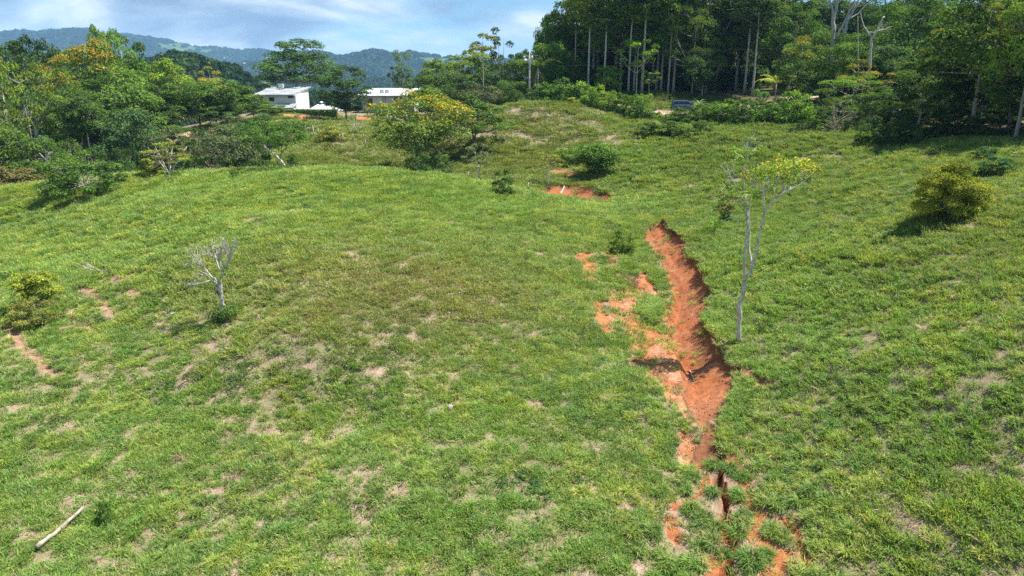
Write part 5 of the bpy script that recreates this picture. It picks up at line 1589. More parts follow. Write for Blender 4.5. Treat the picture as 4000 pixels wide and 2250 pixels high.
drawn_tree('dry_brush', 'arching heap of grey leafless brush at the wood edge above the pasture', 2110, None, 84, seed=305, cat='dead bush',
    paths=[([(2095, 345), (2100, 310), (2130, 290), (2160, 292)], 0.07, 0.02), ([(2090, 345), (2070, 318), (2062, 325)], 0.06, 0.02), ([(2120, 345), (2140, 310), (2170, 300)], 0.06, 0.02)],
    fans=[(2085, 318, 26, 16, 2100, 325), (2120, 300, 34, 22, 2105, 318), (2155, 300, 30, 18, 2130, 300), (2140, 330, 24, 8, 2125, 335)], lobes=[(2060, 330, 16, 'light', 120), (2052, 342, 12, 'light', 80)], bark=M_BARK, barkcol=(1.15, 1.05, 0.95), trunk_name='branches', crown_name='leaves')
drawn_tree('dead_shrub', 'dead white-branched shrub with a few yellow leaf tufts below the wood', 100, None, 73, seed=306, cat='dead bush',
    paths=[([(103, 474), (104, 440), (122, 424), (132, 418)], 0.10, 0.04), ([(104, 440), (114, 410), (120, 392), (128, 400)], 0.07, 0.03), ([(120, 470), (84, 450), (68, 432)], 0.06, 0.03), ([(122, 424), (148, 420), (152, 430)], 0.05, 0.02), ([(118, 405), (104, 390), (98, 384)], 0.05, 0.02), ([(104, 445), (80, 420), (70, 400)], 0.05, 0.02)],
    fans=[(125, 395, 20, 10, 118, 405), (145, 425, 14, 6, 130, 421), (75, 430, 16, 6, 90, 452)], lobes=[(88, 418, 13, 'yellow', 90), (92, 430, 11, 'yellow', 80), (125, 434, 11, 'yellow', 60), (70, 455, 16, 'brown', 90)], trunk_name='branches', crown_name='leaves')
drawn_tree('dead_shrub', 'small bleached dead shrub at the end of the row of fence posts', 896, None, 112, seed=307, cat='dead bush',
    paths=[([(898, 334), (894, 318), (886, 308)], 0.08, 0.03), ([(896, 330), (904, 316), (910, 306)], 0.07, 0.03)], fans=[(886, 310, 14, 10, 893, 322), (908, 308, 14, 10, 902, 320)], trunk_name='branches')
drawn_tree('bare_sapling', 'leaning thin white leafless stem in the grassy hollow', 1618, 390, None, seed=308,
    paths=[([(1619, 392), (1612, 376), (1604, 366), (1600, 356)], 0.05, 0.015)], fans=[(1601, 358, 8, 4, 1606, 368)])
drawn_tree('bare_sapling', 'slim straight leafless sapling behind the rounded dark green bush', 1549, 425, None, seed=309, paths=[([(1549, 426), (1548, 395), (1550, 372), (1552, 352)], 0.035, 0.012)], fans=[(1551, 360, 10, 5, 1549, 390)])
drawn_tree('bare_sapling', 'leaning thin dark sapling with few leaves behind the low rounded bush', 226, None, 42, seed=310, paths=[([(228, 750), (244, 712), (262, 690), (268, 678)], 0.03, 0.012), ([(262, 690), (238, 672), (204, 668), (190, 676)], 0.02, 0.008)], fans=[(205, 668, 18, 8, 240, 674), (265, 680, 12, 6, 260, 692)])
drawn_tree('sapling', 'little thin sapling standing alone in the grassy hollow east of the scarp', 1590, 456, None, seed=311, paths=[([(1590, 458), (1590, 440), (1592, 428)], 0.03, 0.01)], lobes=[(1592, 430, 7, 'mid', 40), (1588, 440, 5, 'mid', 20)])

# ------------------------------------------------------------------ palms, spiky plant, fronds
def frond_mesh(L, droop, seed, col, npairs=26, lw=0.05, ll=0.75, lift=0.7, mat=None):
    rng = np.random.default_rng(seed)
    t = np.linspace(0, 1, 12)
    ang = lift - droop * t ** 1.2
    dx = np.cumsum(np.cos(ang)) * L / 12; dz = np.cumsum(np.sin(ang)) * L / 12
    path = np.stack([dx, np.zeros(12), dz], 1)
    V = []; F = []; n = 0
    for k in range(npairs):
        u = 0.12 + 0.86 * k / npairs
        p = np.array([np.interp(u, t, path[:, i]) for i in range(3)])
        sc = ll * math.sin(min(1, 0.25 + u * 1.0) * math.pi * 0.8 + 0.2) * rng.uniform(0.85, 1.1)
        for s in (-1, 1):
            e = p + np.array([0.42 * sc, s * sc * 0.85, -0.42 * sc * rng.uniform(0.7, 1.3)])
            m = (p + e) / 2 + np.array([0, 0, 0.07 * sc]); w = np.array([lw, 0, 0])
            V += [p - w * 0.4, p + w * 0.4, m + w * 0.6, e, m - w * 0.6]
            F.append([n, n + 1, n + 2, n + 4]); F.append([n + 4, n + 2, n + 3, n + 3]); n += 5
    quad = np.array(F[0::2]); tri = np.array(F[1::2])[:, :3]
    c = np.array(col) * np.repeat(rng.uniform(0.75, 1.25, (n // 5, 1)), 5, 0)
    # rachis as a thin keeled strip
    w = 0.035
    R = []
    for i in range(12):
        R += [path[i] + np.array([0, -w * (1 - i / 14), 0]), path[i] + np.array([0, 0, -w]), path[i] + np.array([0, w * (1 - i / 14), 0])]
    rq = []
    for i in range(11):
        a = n + i * 3
        rq += [[a, a + 1, a + 4, a + 3], [a + 1, a + 2, a + 5, a + 4], [a + 2, a, a + 3, a + 5]]
    V = np.array(V + R); c = np.concatenate([c, np.tile(np.array(col) * 1.2 + 0.03, (36, 1))])
    return np_mesh('frond', V, [np.concatenate([quad, np.array(rq)]), tri], mat or M_LEAF, c)


def palm(label, U, Y, Vc, L, green, dead, seed, col, trunk_r=0.14, dl=1.0):
    rng = random.Random(seed)
    p = at_depth(U, Y); zc = CAM[2] - slope_of(Vc) * Y; h = zc - p[2]
    t = empty('palm_tree', tuple(p)); tag(t, label, 'palm')
    tb = Tubes(); tb.add(np.array([[0, 0, -0.3], [0.05, 0, h * 0.5], [0, 0, h]]), [trunk_r * 1.2, trunk_r, trunk_r * 0.9], 8)
    link('trunk', tb.mesh('trunk', M_BARK), t)
    ms = [frond_mesh(L, 1.5, seed + i, col, lift=1.0) for i in range(3)]
    md = [frond_mesh(L * 0.8 * dl, 0.9, seed + 9 + i, (0.30, 0.22, 0.12), lift=-0.65) for i in range(2)]
    for i in range(green):
        f = link('frond', ms[i % 3], t, (0, 0, h)); f.rotation_euler = (0, rng.uniform(-0.35, 0.35), i * 2 * math.pi / green + rng.uniform(-0.2, 0.2))
    for i in range(dead):
        f = link('frond', md[i % 2], t, (0, 0, h - 0.1)); f.rotation_euler = (0, rng.uniform(-0.1, 0.45), rng.uniform(0, 6.28)); f['label'] = 'withered brown hanging frond'
    return t


palm('palm with arching green fronds and brown withered ones hanging beside the utility pole', 1352, 131, 172, 5.0, 10, 8, 401, (0.17, 0.23, 0.03))
palm('small palm with yellow-green fronds at the edge of the dark wood', 1945, 112, 212, 3.6, 9, 0, 402, (0.42, 0.44, 0.05), 0.09)
palm('dark green palm half hidden in the tall wood', 1395, 140, 165, 4.6, 9, 0, 403, (0.06, 0.10, 0.02))


def strap_leaf(L, seed, col):
    rng = np.random.default_rng(seed)
    t = np.linspace(0, 1, 7); ang = 1.25 - 1.9 * t ** 1.3
    x = np.concatenate([[0], np.cumsum(np.cos(ang[:-1]))]) * L / 6; z = np.concatenate([[0], np.cumsum(np.sin(ang[:-1]))]) * L / 6
    w = 0.075 * np.sin(np.clip(t * 0.85 + 0.15, 0, 1) * math.pi) ** 0.6 + 0.004
    V = np.stack([np.stack([x, -w, z + w * 0.35], 1), np.stack([x, 0 * w, z], 1), np.stack([x, w, z + w * 0.35], 1)], 1).reshape(-1, 3)
    q = []
    for i in range(6):
        a = i * 3
        q += [[a, a + 1, a + 4, a + 3], [a + 1, a + 2, a + 5, a + 4]]
    return np_mesh('leaf', V, [np.array(q)], M_LEAF, np.tile(col, (21, 1)) * rng.uniform(0.85, 1.15))


sp = at_depth(1754, 110.5); zt = CAM[2] - slope_of(268) * 110.5
t = empty('spiky_plant', (sp[0], sp[1], zt - 0.5)); tag(t, 'spiky plant with long arching pale strap leaves by the parked car', 'plant')
_tb = Tubes(); _tb.add(np.array([[0, 0, sp[2] - zt + 0.3], [0, 0, 0.0]]), [0.16, 0.12], 6); link('stem', _tb.mesh('stem', M_BARK), t)
sm = [strap_leaf(2.3, 410 + i, (0.26, 0.36, 0.20)) for i in range(3)] + [strap_leaf(2.1, 415, (0.5, 0.46, 0.30))]
for i in range(34):
    f = link('leaf', sm[3] if i % 6 == 5 else sm[i % 3], t); f.rotation_euler = (0, _rt.uniform(-0.5, 0.6), i * 2.4 + _rt.uniform(-0.3, 0.3)); f.scale = (1, 1, 1) if i % 2 else (0.8, 0.8, 0.8)

for k, (u, v, rz, s, lb) in enumerate([(1272, 262, 0.3, 0.8, 'withered palm frond lying at the crest of the mound, pointing to the pole'), (1262, 258, 2.6, 0.7, 'withered palm frond lying on the crest, pointing to the houses'), (1284, 262, 0.9, 0.75, 'bent withered palm frond propped on the crest beside the dark shrub')]):
    p = hit(u, v); me = frond_mesh(3.8, 0.7, 420 + k, (0.40, 0.27, 0.17), lift=0.45)
    o = link('fallen_frond', me); o.location = (p[0], p[1], p[2] + 0.1); o.rotation_euler = (0.5 * (k - 1), 0, rz); tag(o, lb, 'palm frond')

# big clumps standing out on the bare earth at the gully foot
clump = [blades(rg, 190, 0.22, 0.35, 0.75, 0.022, 0.6, M_LEAF, curl=0.9, name='grass_clump') for _ in range(3)]
for me in clump:
    a = me.color_attributes['col']; n = len(a.data); b = np.empty(n * 4, np.float32); a.data.foreach_get('color', b); b = b.reshape(-1, 4); b[:, :3] *= np.array([0.085, 0.165, 0.03]); a.data.foreach_set('color', b.ravel())
for k, (u, v, s) in enumerate([(1790, 1175, 1.1), (1832, 1180, 1.1), (1852, 1250, 1.0), (1795, 1240, 0.9), (1855, 1345, 1.2), (1800, 1330, 1.0), (1890, 1415, 1.4), (1820, 1400, 0.9), (1740, 1290, 1.2), (1690, 1440, 1.0), (1660, 1240, 1.0), (1760, 1380, 1.0), (1640, 1340, 1.1), (1925, 1400, 1.0), (1745, 1205, 1.0), (1860, 1205, 0.9), (1610, 1300, 0.9), (1870, 1300, 1.0)]):
    p = hit(u, v); o = link('grass_clump', clump[k % 3]); o.location = tuple(p); o.rotation_euler = (0, 0, _rt.uniform(0, 6.28)); o.scale = (s * .8, s * .8, s * 0.65)
    o.color = (_rt.uniform(1.0, 1.5), _rt.uniform(1.1, 1.4), 1.0, 1); tag(o, 'clump of long arching grass standing out on bare red earth at the gully foot', 'grass clump', 'grass clumps at the gully foot')
# withered growth on the old bank of the gully
wc = blades(rg, 260, 0.5, 0.3, 0.9, 0.02, 0.6, M_LEAF, curl=0.8, name='withered_clump')
for u, v, s, lb in ((1585, 715, 1.0, 'large withered brown grass clump drooping over the orange bank'), (1565, 705, 0.8, 'smaller withered brown grass clump on the bank near the low green shrub'), (1782, 745, 0.6, 'withered grass clump hanging on the gully rim by the forked tree')):
    p = hit(u, v); o = link('withered_clump', wc); o.location = tuple(p); o.scale = (s, s, s); o.color = (0.26, 0.19, 0.12, 1); tag(o, lb, 'grass clump')

# ------------------------------------------------------------------ houses
M_WHITEWALL = simple_mat('white_render', (0.56, 0.56, 0.55), 0.85, color2=(0.47, 0.47, 0.45), scale=0.8)
M_WHITEROOF = simple_mat('white_sheet_roof', (0.66, 0.67, 0.68), 0.45, color2=(0.54, 0.55, 0.56), scale=0.9, stretch=(0.3, 2, 1))
M_GREYROOF = simple_mat('weathered_sheet_roof', (0.42, 0.43, 0.44), 0.55, color2=(0.20, 0.21, 0.22), scale=0.7, stretch=(0.5, 1.6, 1))
M_EDGE = simple_mat('roof_edge', (0.25, 0.27, 0.28), 0.6)
M_GLASS = simple_mat('dark_glass', (0.015, 0.018, 0.02), 0.08, spec=0.6)
M_FRAME = simple_mat('window_frame', (0.10, 0.10, 0.10), 0.5)
M_PIPE = simple_mat('grey_pipe', (0.42, 0.43, 0.43), 0.5)
M_METAL = simple_mat('grey_metal', (0.50, 0.51, 0.52), 0.45, metal=0.3)
M_WHITE = simple_mat('white_enamel', (0.80, 0.80, 0.78), 0.4)
M_WOOD = simple_mat('weathered_wood', (0.42, 0.36, 0.29), 0.9, color2=(0.22, 0.18, 0.14), scale=6, stretch=(4, 4, 0.6))
M_WOODP = simple_mat('barkless_wood', (0.40, 0.34, 0.26), 0.9, color2=(0.19, 0.155, 0.115), scale=5)
M_CONC = simple_mat('concrete', (0.48, 0.45, 0.40), 0.9, color2=(0.36, 0.33, 0.28), scale=3)
M_RED = simple_mat('red_earth', (0.46, 0.19, 0.09), 0.95, color2=(0.33, 0.12, 0.055), scale=1.4, bump=0.5)


def part(name, solid, mat, parent, bevel=0.0, label=None):
    o = link(name, solid.mesh(name, mat, bevel), parent)
    if label: o['label'] = label
    return o


def window(parent, x0, x1, z0, z1, y, side=False):
    """window in the wall facing the pasture (wall face at y)"""
    f = Solid(); t = 0.08
    f.box(x0 - t, x1 + t, y - 0.06, y + 0.05, z0 - t, z0); f.box(x0 - t, x1 + t, y - 0.06, y + 0.05, z1, z1 + t)
    f.box(x0 - t, x0, y - 0.055, y + 0.05, z0, z1); f.box(x1, x1 + t, y - 0.055, y + 0.05, z0, z1)
    w = empty('window'); w.parent = parent
    part('frame', f, M_FRAME, w)
    g = Solid(); g.box(x0, x1, y - 0.02, y + 0.03, z0, z1); part('pane', g, M_GLASS, w)


def roof(parent, name, xl, xr, yf, yb, zf, zb, th, mat, skew=0.0):
    r = Solid()
    r.hexa([(xl, yf, zf - th), (xr, yf, zf - th), (xr + skew, yb, zb - th), (xl + skew, yb, zb - th), (xl, yf, zf), (xr, yf, zf), (xr + skew, yb, zb), (xl + skew, yb, zb)])
    o = part(name, r, mat, parent)
    e = Solid(); e.hexa([(xl, yf - 0.05, zf - th - 0.08), (xr, yf - 0.05, zf - th - 0.08), (xr, yf - 0.003, zf - th - 0.08), (xl, yf - 0.003, zf - th - 0.08), (xl, yf - 0.05, zf - 0.03), (xr, yf - 0.05, zf - 0.03), (xr, yf - 0.003, zf - 0.03), (xl, yf - 0.003, zf - 0.03)])
    part('fascia', e, M_EDGE, o)
    # standing seams
    s = Solid(); n = int((xr - xl) / 0.6)
    for i in range(n + 1):
        x = xl + 0.05 + (xr - xl - 0.1) * i / n
        s.hexa([(x - .02, yf, zf), (x + .02, yf, zf), (x + .02 + skew, yb, zb), (x - .02 + skew, yb, zb), (x - .02, yf, zf + .05), (x + .02, yf, zf + .05), (x + .02 + skew, yb, zb + .05), (x - .02 + skew, yb, zb + .05)])
    sm_ = part('seams', s, mat, o); sm_['kind'] = 'stuff'
    return o


def local(U, V, Y, base):
    return pt(U, V, Y) - base


# second house (long white roof)
b0 = at_depth(985, 170)
hb = empty('house', tuple(b0)); tag(hb, 'white flat-faced house with long white roof half hidden by the dense dark tree', 'house')
L = lambda U, V, Y: local(U, V, Y, b0)
yf = 169.0; yb = 177.0
xl, xr = L(937, 250, yf)[0], L(1041, 250, yf)[0]
zf = L(985, 240, yf)[2]; zb = L(985, 222, yb)[2]
w = Solid(); w.hexa([(xl, yf - 170, -1.5), (xr, yf - 170, -1.5), (xr, yb - 170, -1.5), (xl, yb - 170, -1.5), (xl, yf - 170, zf - 0.25), (xr, yf - 170, zf - 0.25), (xr, yb - 170, zb - 0.28), (xl, yb - 170, zb - 0.28)])
part('wall', w, M_WHITEWALL, hb)
xw = L(905, 250, yf)[0]
w = Solid(); w.hexa([(xw, yf - 167, -1.5), (xl - 0.003, yf - 167, -1.5), (xl - 0.003, yb - 170, -1.5), (xw, yb - 170, -1.5), (xw, yf - 167, zf - 0.1), (xl - 0.003, yf - 167, zf - 0.1), (xl - 0.003, yb - 170, zb - 0.3), (xw, yb - 170, zb - 0.3)])
part('wall', w, M_WHITEWALL, hb)
roof(hb, 'roof', L(900, 240, yf)[0], L(1046, 240, yf)[0], yf - 170.6, yb - 169.6, zf, zb, 0.2, M_WHITEROOF)
window(hb, L(981, 0, yf)[0], L(999, 0, yf)[0], L(985, 253, yf)[2], L(985, 246, yf)[2], yf - 170.0)
window(hb, xw + 1.0, xl - 0.5, L(985, 268, yf)[2], L(985, 250, yf)[2], yf - 167.0)
window(hb, L(1018, 0, yf)[0], L(1028, 0, yf)[0], L(985, 268, yf)[2], L(985, 262, yf)[2], yf - 170.0)
for u in (963, 969):
    pz = Tubes(); x = L(u, 250, yf)[0]; pz.add(np.array([[x, yf - 170.12, -0.6], [x, yf - 170.12, zf + 0.3]]), [0.09, 0.09], 6)
    link('pipe', pz.mesh('pipe', M_PIPE), hb)


def aircon(label, p, s=1.0):
    t = empty('air_conditioner', tuple(p)); tag(t, label, 'air conditioner', 'air conditioners on the house roofs')
    b = Solid(); b.box(-0.5 * s, 0.5 * s, -0.2 * s, 0.2 * s, 0.15, 0.15 + 0.75 * s); part('casing', b, M_WHITE, t, 0.04)
    g = Tubes(); th = np.linspace(0, 2 * math.pi, 15)
    g.add(np.stack([np.cos(th) * 0.28 * s - 0.12 * s, np.full(15, -0.215 * s), np.sin(th) * 0.28 * s + 0.15 + 0.37 * s], 1), 0.035 * s, 4); link('fan_guard', g.mesh('fan_guard', M_FRAME), t)
    f = Solid(); f.box(-0.34 * s, -0.26 * s, -0.25 * s, 0.25 * s, -0.1, 0.15); f.box(0.26 * s, 0.34 * s, -0.25 * s, 0.25 * s, -0.1, 0.15); part('bracket', f, M_METAL, t)


def roof_pt(U, V, Y): return pt(U, V, Y)


aircon('outdoor air conditioner unit on the white roof, over the two grey pipes', pt(961, 236, 170.4), 1.0)
aircon('outdoor air conditioner unit on the white roof, next along from the one over the pipes', pt(974, 236, 170.4), 1.0)

# first house (weathered grey roof, two storeys)
b1 = at_depth(705, 170)
ha_ = empty('house', tuple(b1)); tag(ha_, 'two-storey white house with weathered grey sloping roof at the edge of the wood', 'house')
L = lambda U, V, Y: local(U, V, Y, b1)
yf = 168.5; yb = 178.0
zf = L(700, 238, yf)[2]; zb = L(700, 218, yb)[2]
xl, xr = L(640, 250, yf)[0], L(742, 250, yf)[0]
w = Solid(); w.hexa([(xl, yf - 169.5, -1.5), (xr, yf - 169.5, -1.5), (xr + 0.6, yb - 170, -1.5), (xl, yb - 170, -1.5), (xl, yf - 169.5, zf - 0.2), (xr, yf - 169.5, zf - 0.2), (xr + 0.6, yb - 170, zb - 0.25), (xl, yb - 170, zb - 0.25)])
part('wall', w, M_WHITEWALL, ha_)
roof(ha_, 'roof', L(636, 238, yf)[0], L(738, 238, yf)[0], yf - 170.0, yb - 169.5, zf, zb, 0.22, M_GREYROOF, skew=1.4)
zl = L(700, 270, yf)[2]
roof(ha_, 'lower_roof', L(690, 270, yf)[0], L(742, 270, yf)[0], yf - 171.6, yf - 169.52, zl, zl + 0.85, 0.15, M_GREYROOF, skew=0.5)
w = Solid(); w.hexa([(L(692, 270, yf)[0], yf - 171.2, -1.5), (xr - 0.1, yf - 171.2, -1.5), (xr - 0.1, yf - 169.503, -1.5), (L(692, 270, yf)[0], yf - 169.503, -1.5), (L(692, 270, yf)[0], yf - 171.2, zl - 0.12), (xr - 0.1, yf - 171.2, zl - 0.12), (xr - 0.1, yf - 169.503, zl + 0.5), (L(692, 270, yf)[0], yf - 169.503, zl + 0.5)])
part('porch_wall', w, M_WHITEWALL, ha_)
window(ha_, L(702, 0, yf)[0], L(715, 0, yf)[0], L(700, 246, yf)[2], L(700, 241, yf)[2], yf - 169.5)
window(ha_, L(702, 0, yf)[0], L(712, 0, yf)[0], L(700, 283, yf)[2], L(700, 277, yf)[2], yf - 171.2)
window(ha_, L(652, 0, yf)[0], L(664, 0, yf)[0], L(700, 254, yf)[2], L(700, 246, yf)[2], yf - 169.5)
aircon('outdoor air conditioner unit on the weathered grey roof', pt(707, 223, 174.8), 1.25)

# third house: low white hipped roof behind the hedge
b2 = at_depth(802, 172)
hc_ = empty('house', tuple(b2)); tag(hc_, 'low building with white hipped roof showing above the clipped hedge', 'house')
L = lambda U, V, Y: local(U, V, Y, b2)
ze = L(802, 281, 170)[2]; zr = L(802, 262, 175)[2]
x0, x1 = L(766, 281, 170)[0], L(838, 281, 170)[0]
w = Solid(); w.box(x0 + 0.5, x1 - 0.5, -1.5, 7.5, -2.0, ze - 0.1); part('wall', w, M_WHITEWALL, hc_)
V_ = np.array([(x0, -2, ze), (x1, -2, ze), (x1, 8, ze), (x0, 8, ze), (-0.9, 3, zr), (0.9, 3, zr), (x0, -2, ze - .18), (x1, -2, ze - .18), (x1, 8, ze - .18), (x0, 8, ze - .18)], float)
link('roof', np_mesh('roof', V_, [np.array([[0, 1, 5, 4], [2, 3, 4, 5], [6, 7, 1, 0], [7, 8, 2, 1], [8, 9, 3, 2], [9, 6, 0, 3], [9, 8, 7, 6]]), np.array([[1, 2, 5], [3, 0, 4]])], M_WHITEROOF), hc_)
vt = Tubes(); vt.add(np.array([[0, 3, zr - 0.1], [0, 3, zr + 0.35], [0, 3, zr + 0.36], [0, 3, zr + 0.5], [0, 3, zr + 0.65]]), [0.1, 0.1, 0.45, 0.42, 0.1], 8); link('roof_vent', vt.mesh('roof_vent', M_WHITE), hc_)
window(hc_, -1.0, 0.6, ze - 1.6, ze - 0.5, -1.5)

# clipped hedge in front of it
he = at_depth(800, 150)
rng_h = np.random.default_rng(501)
ax = [pt(U, 290, 150)[0] for U in (690, 848)]
n = 9000
hw = ax[1] - ax[0]; hz0 = he[2]; hz1 = CAM[2] - slope_of(277) * 150
P = np.stack([rng_h.uniform(0, hw, n), rng_h.uniform(0, 1.6, n), rng_h.uniform(0, 1, n) * (hz1 - hz0)], 1)
face = rng_h.integers(0, 3, n)
P[face == 0, 1] = rng_h.normal(0, 0.06, (face == 0).sum()); P[face == 1, 2] = (hz1 - hz0) + rng_h.normal(0, 0.05, (face == 1).sum())
N = np.where((face == 0)[:, None], [0, -1.0, 0.4], np.where((face == 1)[:, None], [0, 0, 1.0], [0, 0, 1.0])) + rng_h.normal(0, 0.4, (n, 3)); N /= np.linalg.norm(N, axis=1, keepdims=True)
V_, q_ = leaf_quads(P, N, 0.3 * rng_h.uniform(0.6, 1.3, n), rng_h, 0.7)
k_ = rng_h.uniform(0, 1, (n, 1)); hcold = np.array(PAL['dark'][1]) * (1 - k_) + np.array(PAL['mid'][1]) * k_
t = empty('clipped_hedge', (ax[0], 150, hz0)); tag(t, 'long clipped green hedge below the white hipped roof', 'hedge')
link('foliage', np_mesh('foliage', V_, [q_], M_LEAF, np.repeat(hcold, 4, 0)), t)
tb = Tubes()
for i in range(14): tb.add(np.array([[0.6 + i * hw / 14, 0.8, -0.6], [0.6 + i * hw / 14 + 0.1, 0.8, (hz1 - hz0) * 0.9]]), [0.05, 0.03], 4)
link('stems', tb.mesh('stems', M_BARK), t)

# orange earth bank below the hedge and under the dense tree
def bank(name, pts_, h, depth):
    P = np.array(pts_); m = len(P); V = []; rngb = np.random.default_rng(9)
    prof = [(-0.9, -0.6), (-0.55, 0.25), (-0.3, 0.62), (0.0, 1.0), (0.5, 1.04), (1.0, 0.6), (1.3, -0.5)]
    for i in range(m):
        for a, b in prof: V.append((P[i, 0] + rngb.normal(0, .08), P[i, 1] + a * depth + rngb.normal(0, .08), P[i, 2] + b * h * rngb.uniform(0.9, 1.1)))
    kq = len(prof); q = []
    for i in range(m - 1):
        for j in range(kq - 1): q.append([i * kq + j, (i + 1) * kq + j, (i + 1) * kq + j + 1, i * kq + j + 1])
    o = link(name, np_mesh(name, np.array(V), [np.array(q)], M_RED, smooth_shade=True)); o['kind'] = 'structure'


bank('earth_bank', [at_depth(U, 138) for U in np.linspace(715, 806, 24)], 0.75, 1.4)
bank('earth_bank', [at_depth(U, 146) for U in np.linspace(898, 935, 12)], 1.0, 1.4)

# weathered fence posts and the old gate
def fpost(label, x, y, z, h, lean, r=0.07):
    tb = Tubes(); tb.add(np.array([[0, 0, -0.3], [lean * 0.5, 0.02, h * 0.5], [lean, 0, h]]), [r * 1.1, r, r * 0.9], 6)
    o = link('fence_post', tb.mesh('fence_post', M_WOOD)); o.location = (x, y, z); tag(o, label, 'fence post', 'weathered fence posts below the earth bank')


PL = ['grey fence post beside the old gate, leaning inward', 'short fence post just past the old gate', 'fence post half hidden by yellow-green leaves', 'pale fence post left of the broad-leaved bush', 'fence post under the broad-leaved bush, nearest the bank',
      'second fence post under the broad-leaved bush', 'third fence post under the broad-leaved bush', 'tall leaning fence post right of the broad-leaved bush', 'tallest fence post of the row', 'dark fence post touching the tallest one', 'white-tipped fence post alone in the grass', 'fence post on the grassy bank near the dead shrub', 'slim fence post lower down the grassy bank']
for (cx, y0_, y1_), lb in zip([(1005, 700, 845), (1048, 725, 800), (1100, 755, 805), (1150, 770, 845), (1178, 735, 800), (1225, 735, 800), (1250, 750, 800), (1290, 775, 870), (1325, 770, 885), (1342, 760, 850), (1470, 770, 880), (1625, 770, 850), (1640, 850, 980)], PL):
    U = (950 + cx / 3.4347) * .644; V = (300 + y1_ / 3.4347) * .644; p = hit(U, V)
    fpost(lb, p[0], p[1], p[2], max(0.9, (y1_ - y0_) / 3.4347 * .644 / FPX * p[1] * 1.05), _rt.uniform(-0.15, 0.15), 0.075)
g0 = hit(771, 354)
t = empty('wooden_gate', tuple(g0)); tag(t, 'broken grey wooden gate standing at the end of the post row', 'gate')
tb = Tubes(); tb.add(np.array([[0, 0, -0.3], [0.02, 0, 2.3]]), [0.09, 0.08], 6); link('post', tb.mesh('post', M_WOOD), t)
tb = Tubes(); tb.add(np.array([[1.35, 0, -0.3], [1.1, 0, 2.3]]), [0.09, 0.08], 6); link('post', tb.mesh('post', M_WOOD), t)
for z in (0.75, 1.45, 2.15):
    s = Solid(); s.box(0.05, 1.15, -0.13, -0.095, z - 0.06, z + 0.06); part('rail', s, M_WOOD, t)

# ------------------------------------------------------------------ utility pole and wires
pp = at_depth(1331, 128)
ztop = CAM[2] - slope_of(128) * 128
hp_ = ztop - pp[2]
t = empty('utility_pole', tuple(pp)); tag(t, 'concrete utility pole with grey transformer rising from the roadside shrubs', 'utility pole')
tb = Tubes(); tb.add(np.array([[0, 0, -0.5], [0, 0, hp_ * 0.5], [0, 0, hp_]]), [0.19, 0.16, 0.12], 8); link('pole', tb.mesh('pole', M_CONC), t)
zt_ = CAM[2] - slope_of(160) * 128 - pp[2]
tr_ = empty('transformer', (0.38, -0.3, zt_)); tr_.parent = t
tb = Tubes(); tb.add(np.array([[0, 0, 0], [0, 0, 0.06], [0, 0, 1.0], [0, 0, 1.05], [0, 0, 1.14]]), [0.22, 0.27, 0.27, 0.29, 0.16], 10); link('tank', tb.mesh('tank', M_METAL), tr_)
for s in (-0.12, 0.12):
    tb = Tubes(); tb.add(np.array([[s, 0, 1.05], [s, 0, 1.2], [s, 0, 1.38]]), [0.06, 0.045, 0.03], 6); link('bushing', tb.mesh('bushing', M_WHITE), tr_)
la = empty('street_lamp', (-0.15, -0.1, zt_ + 0.55)); la.parent = t
tb = Tubes(); tb.add(np.array([[0.1, 0, 0], [-0.3, -0.2, 0.15], [-0.55, -0.35, 0.15]]), [0.035, 0.03, 0.03], 6); link('bracket', tb.mesh('bracket', M_METAL), la)
tb = Tubes(); tb.add(np.array([[-0.5, -0.33, 0.2], [-0.55, -0.35, 0.05], [-0.6, -0.38, -0.12], [-0.62, -0.4, -0.2]]), [0.1, 0.22, 0.24, 0.1], 8); link('lamp_head', tb.mesh('lamp_head', M_WHITE), la)
s = Solid(); s.box(-0.5, 0.9, -0.06, 0.06, hp_ - 0.35, hp_ - 0.23); part('crossarm', s, M_WOOD, t)
for x in (-0.4, 0.1, 0.8):
    tb = Tubes(); tb.add(np.array([[x, 0, hp_ - 0.23], [x, 0, hp_ - 0.12], [x, 0, hp_ - 0.02]]), [0.03, 0.06, 0.04], 6); link('insulator', tb.mesh('insulator', M_WHITE), t)
M_WIRE = simple_mat('cable', (0.12, 0.12, 0.12), 0.5)


def wire(label, a, b, sag, r=0.006):
    a = np.array(a); b = np.array(b); tt = np.linspace(0, 1, 30)[:, None]
    P = a + (b - a) * tt; P[:, 2] -= sag * 4 * (tt * (1 - tt))[:, 0]
    tb = Tubes(); tb.add(P, r, 4); o = link('power_line', tb.mesh('power_line', M_WIRE)); tag(o, label, 'power line')


top = pp + np.array([0, 0, hp_])
wire('upper power line crossing the dark trunks of the tall wood', top + np.array([0.8, 0, -0.02]), pt(2760, 70, 92), 1.0)
wire('lower power line crossing the dark trunks of the tall wood', top + np.array([0.1, -0.15, -2.3]), pt(2760, 150, 92), 0.4)
wire('upper power line dropping from the pole toward the two houses', top + np.array([-0.4, 0, -0.02]), pt(742, 242, 172), 1.6)
wire('lower power line dropping from the pole toward the two houses', top + np.array([-0.1, -0.15, -2.6]), pt(742, 252, 172), 1.4)

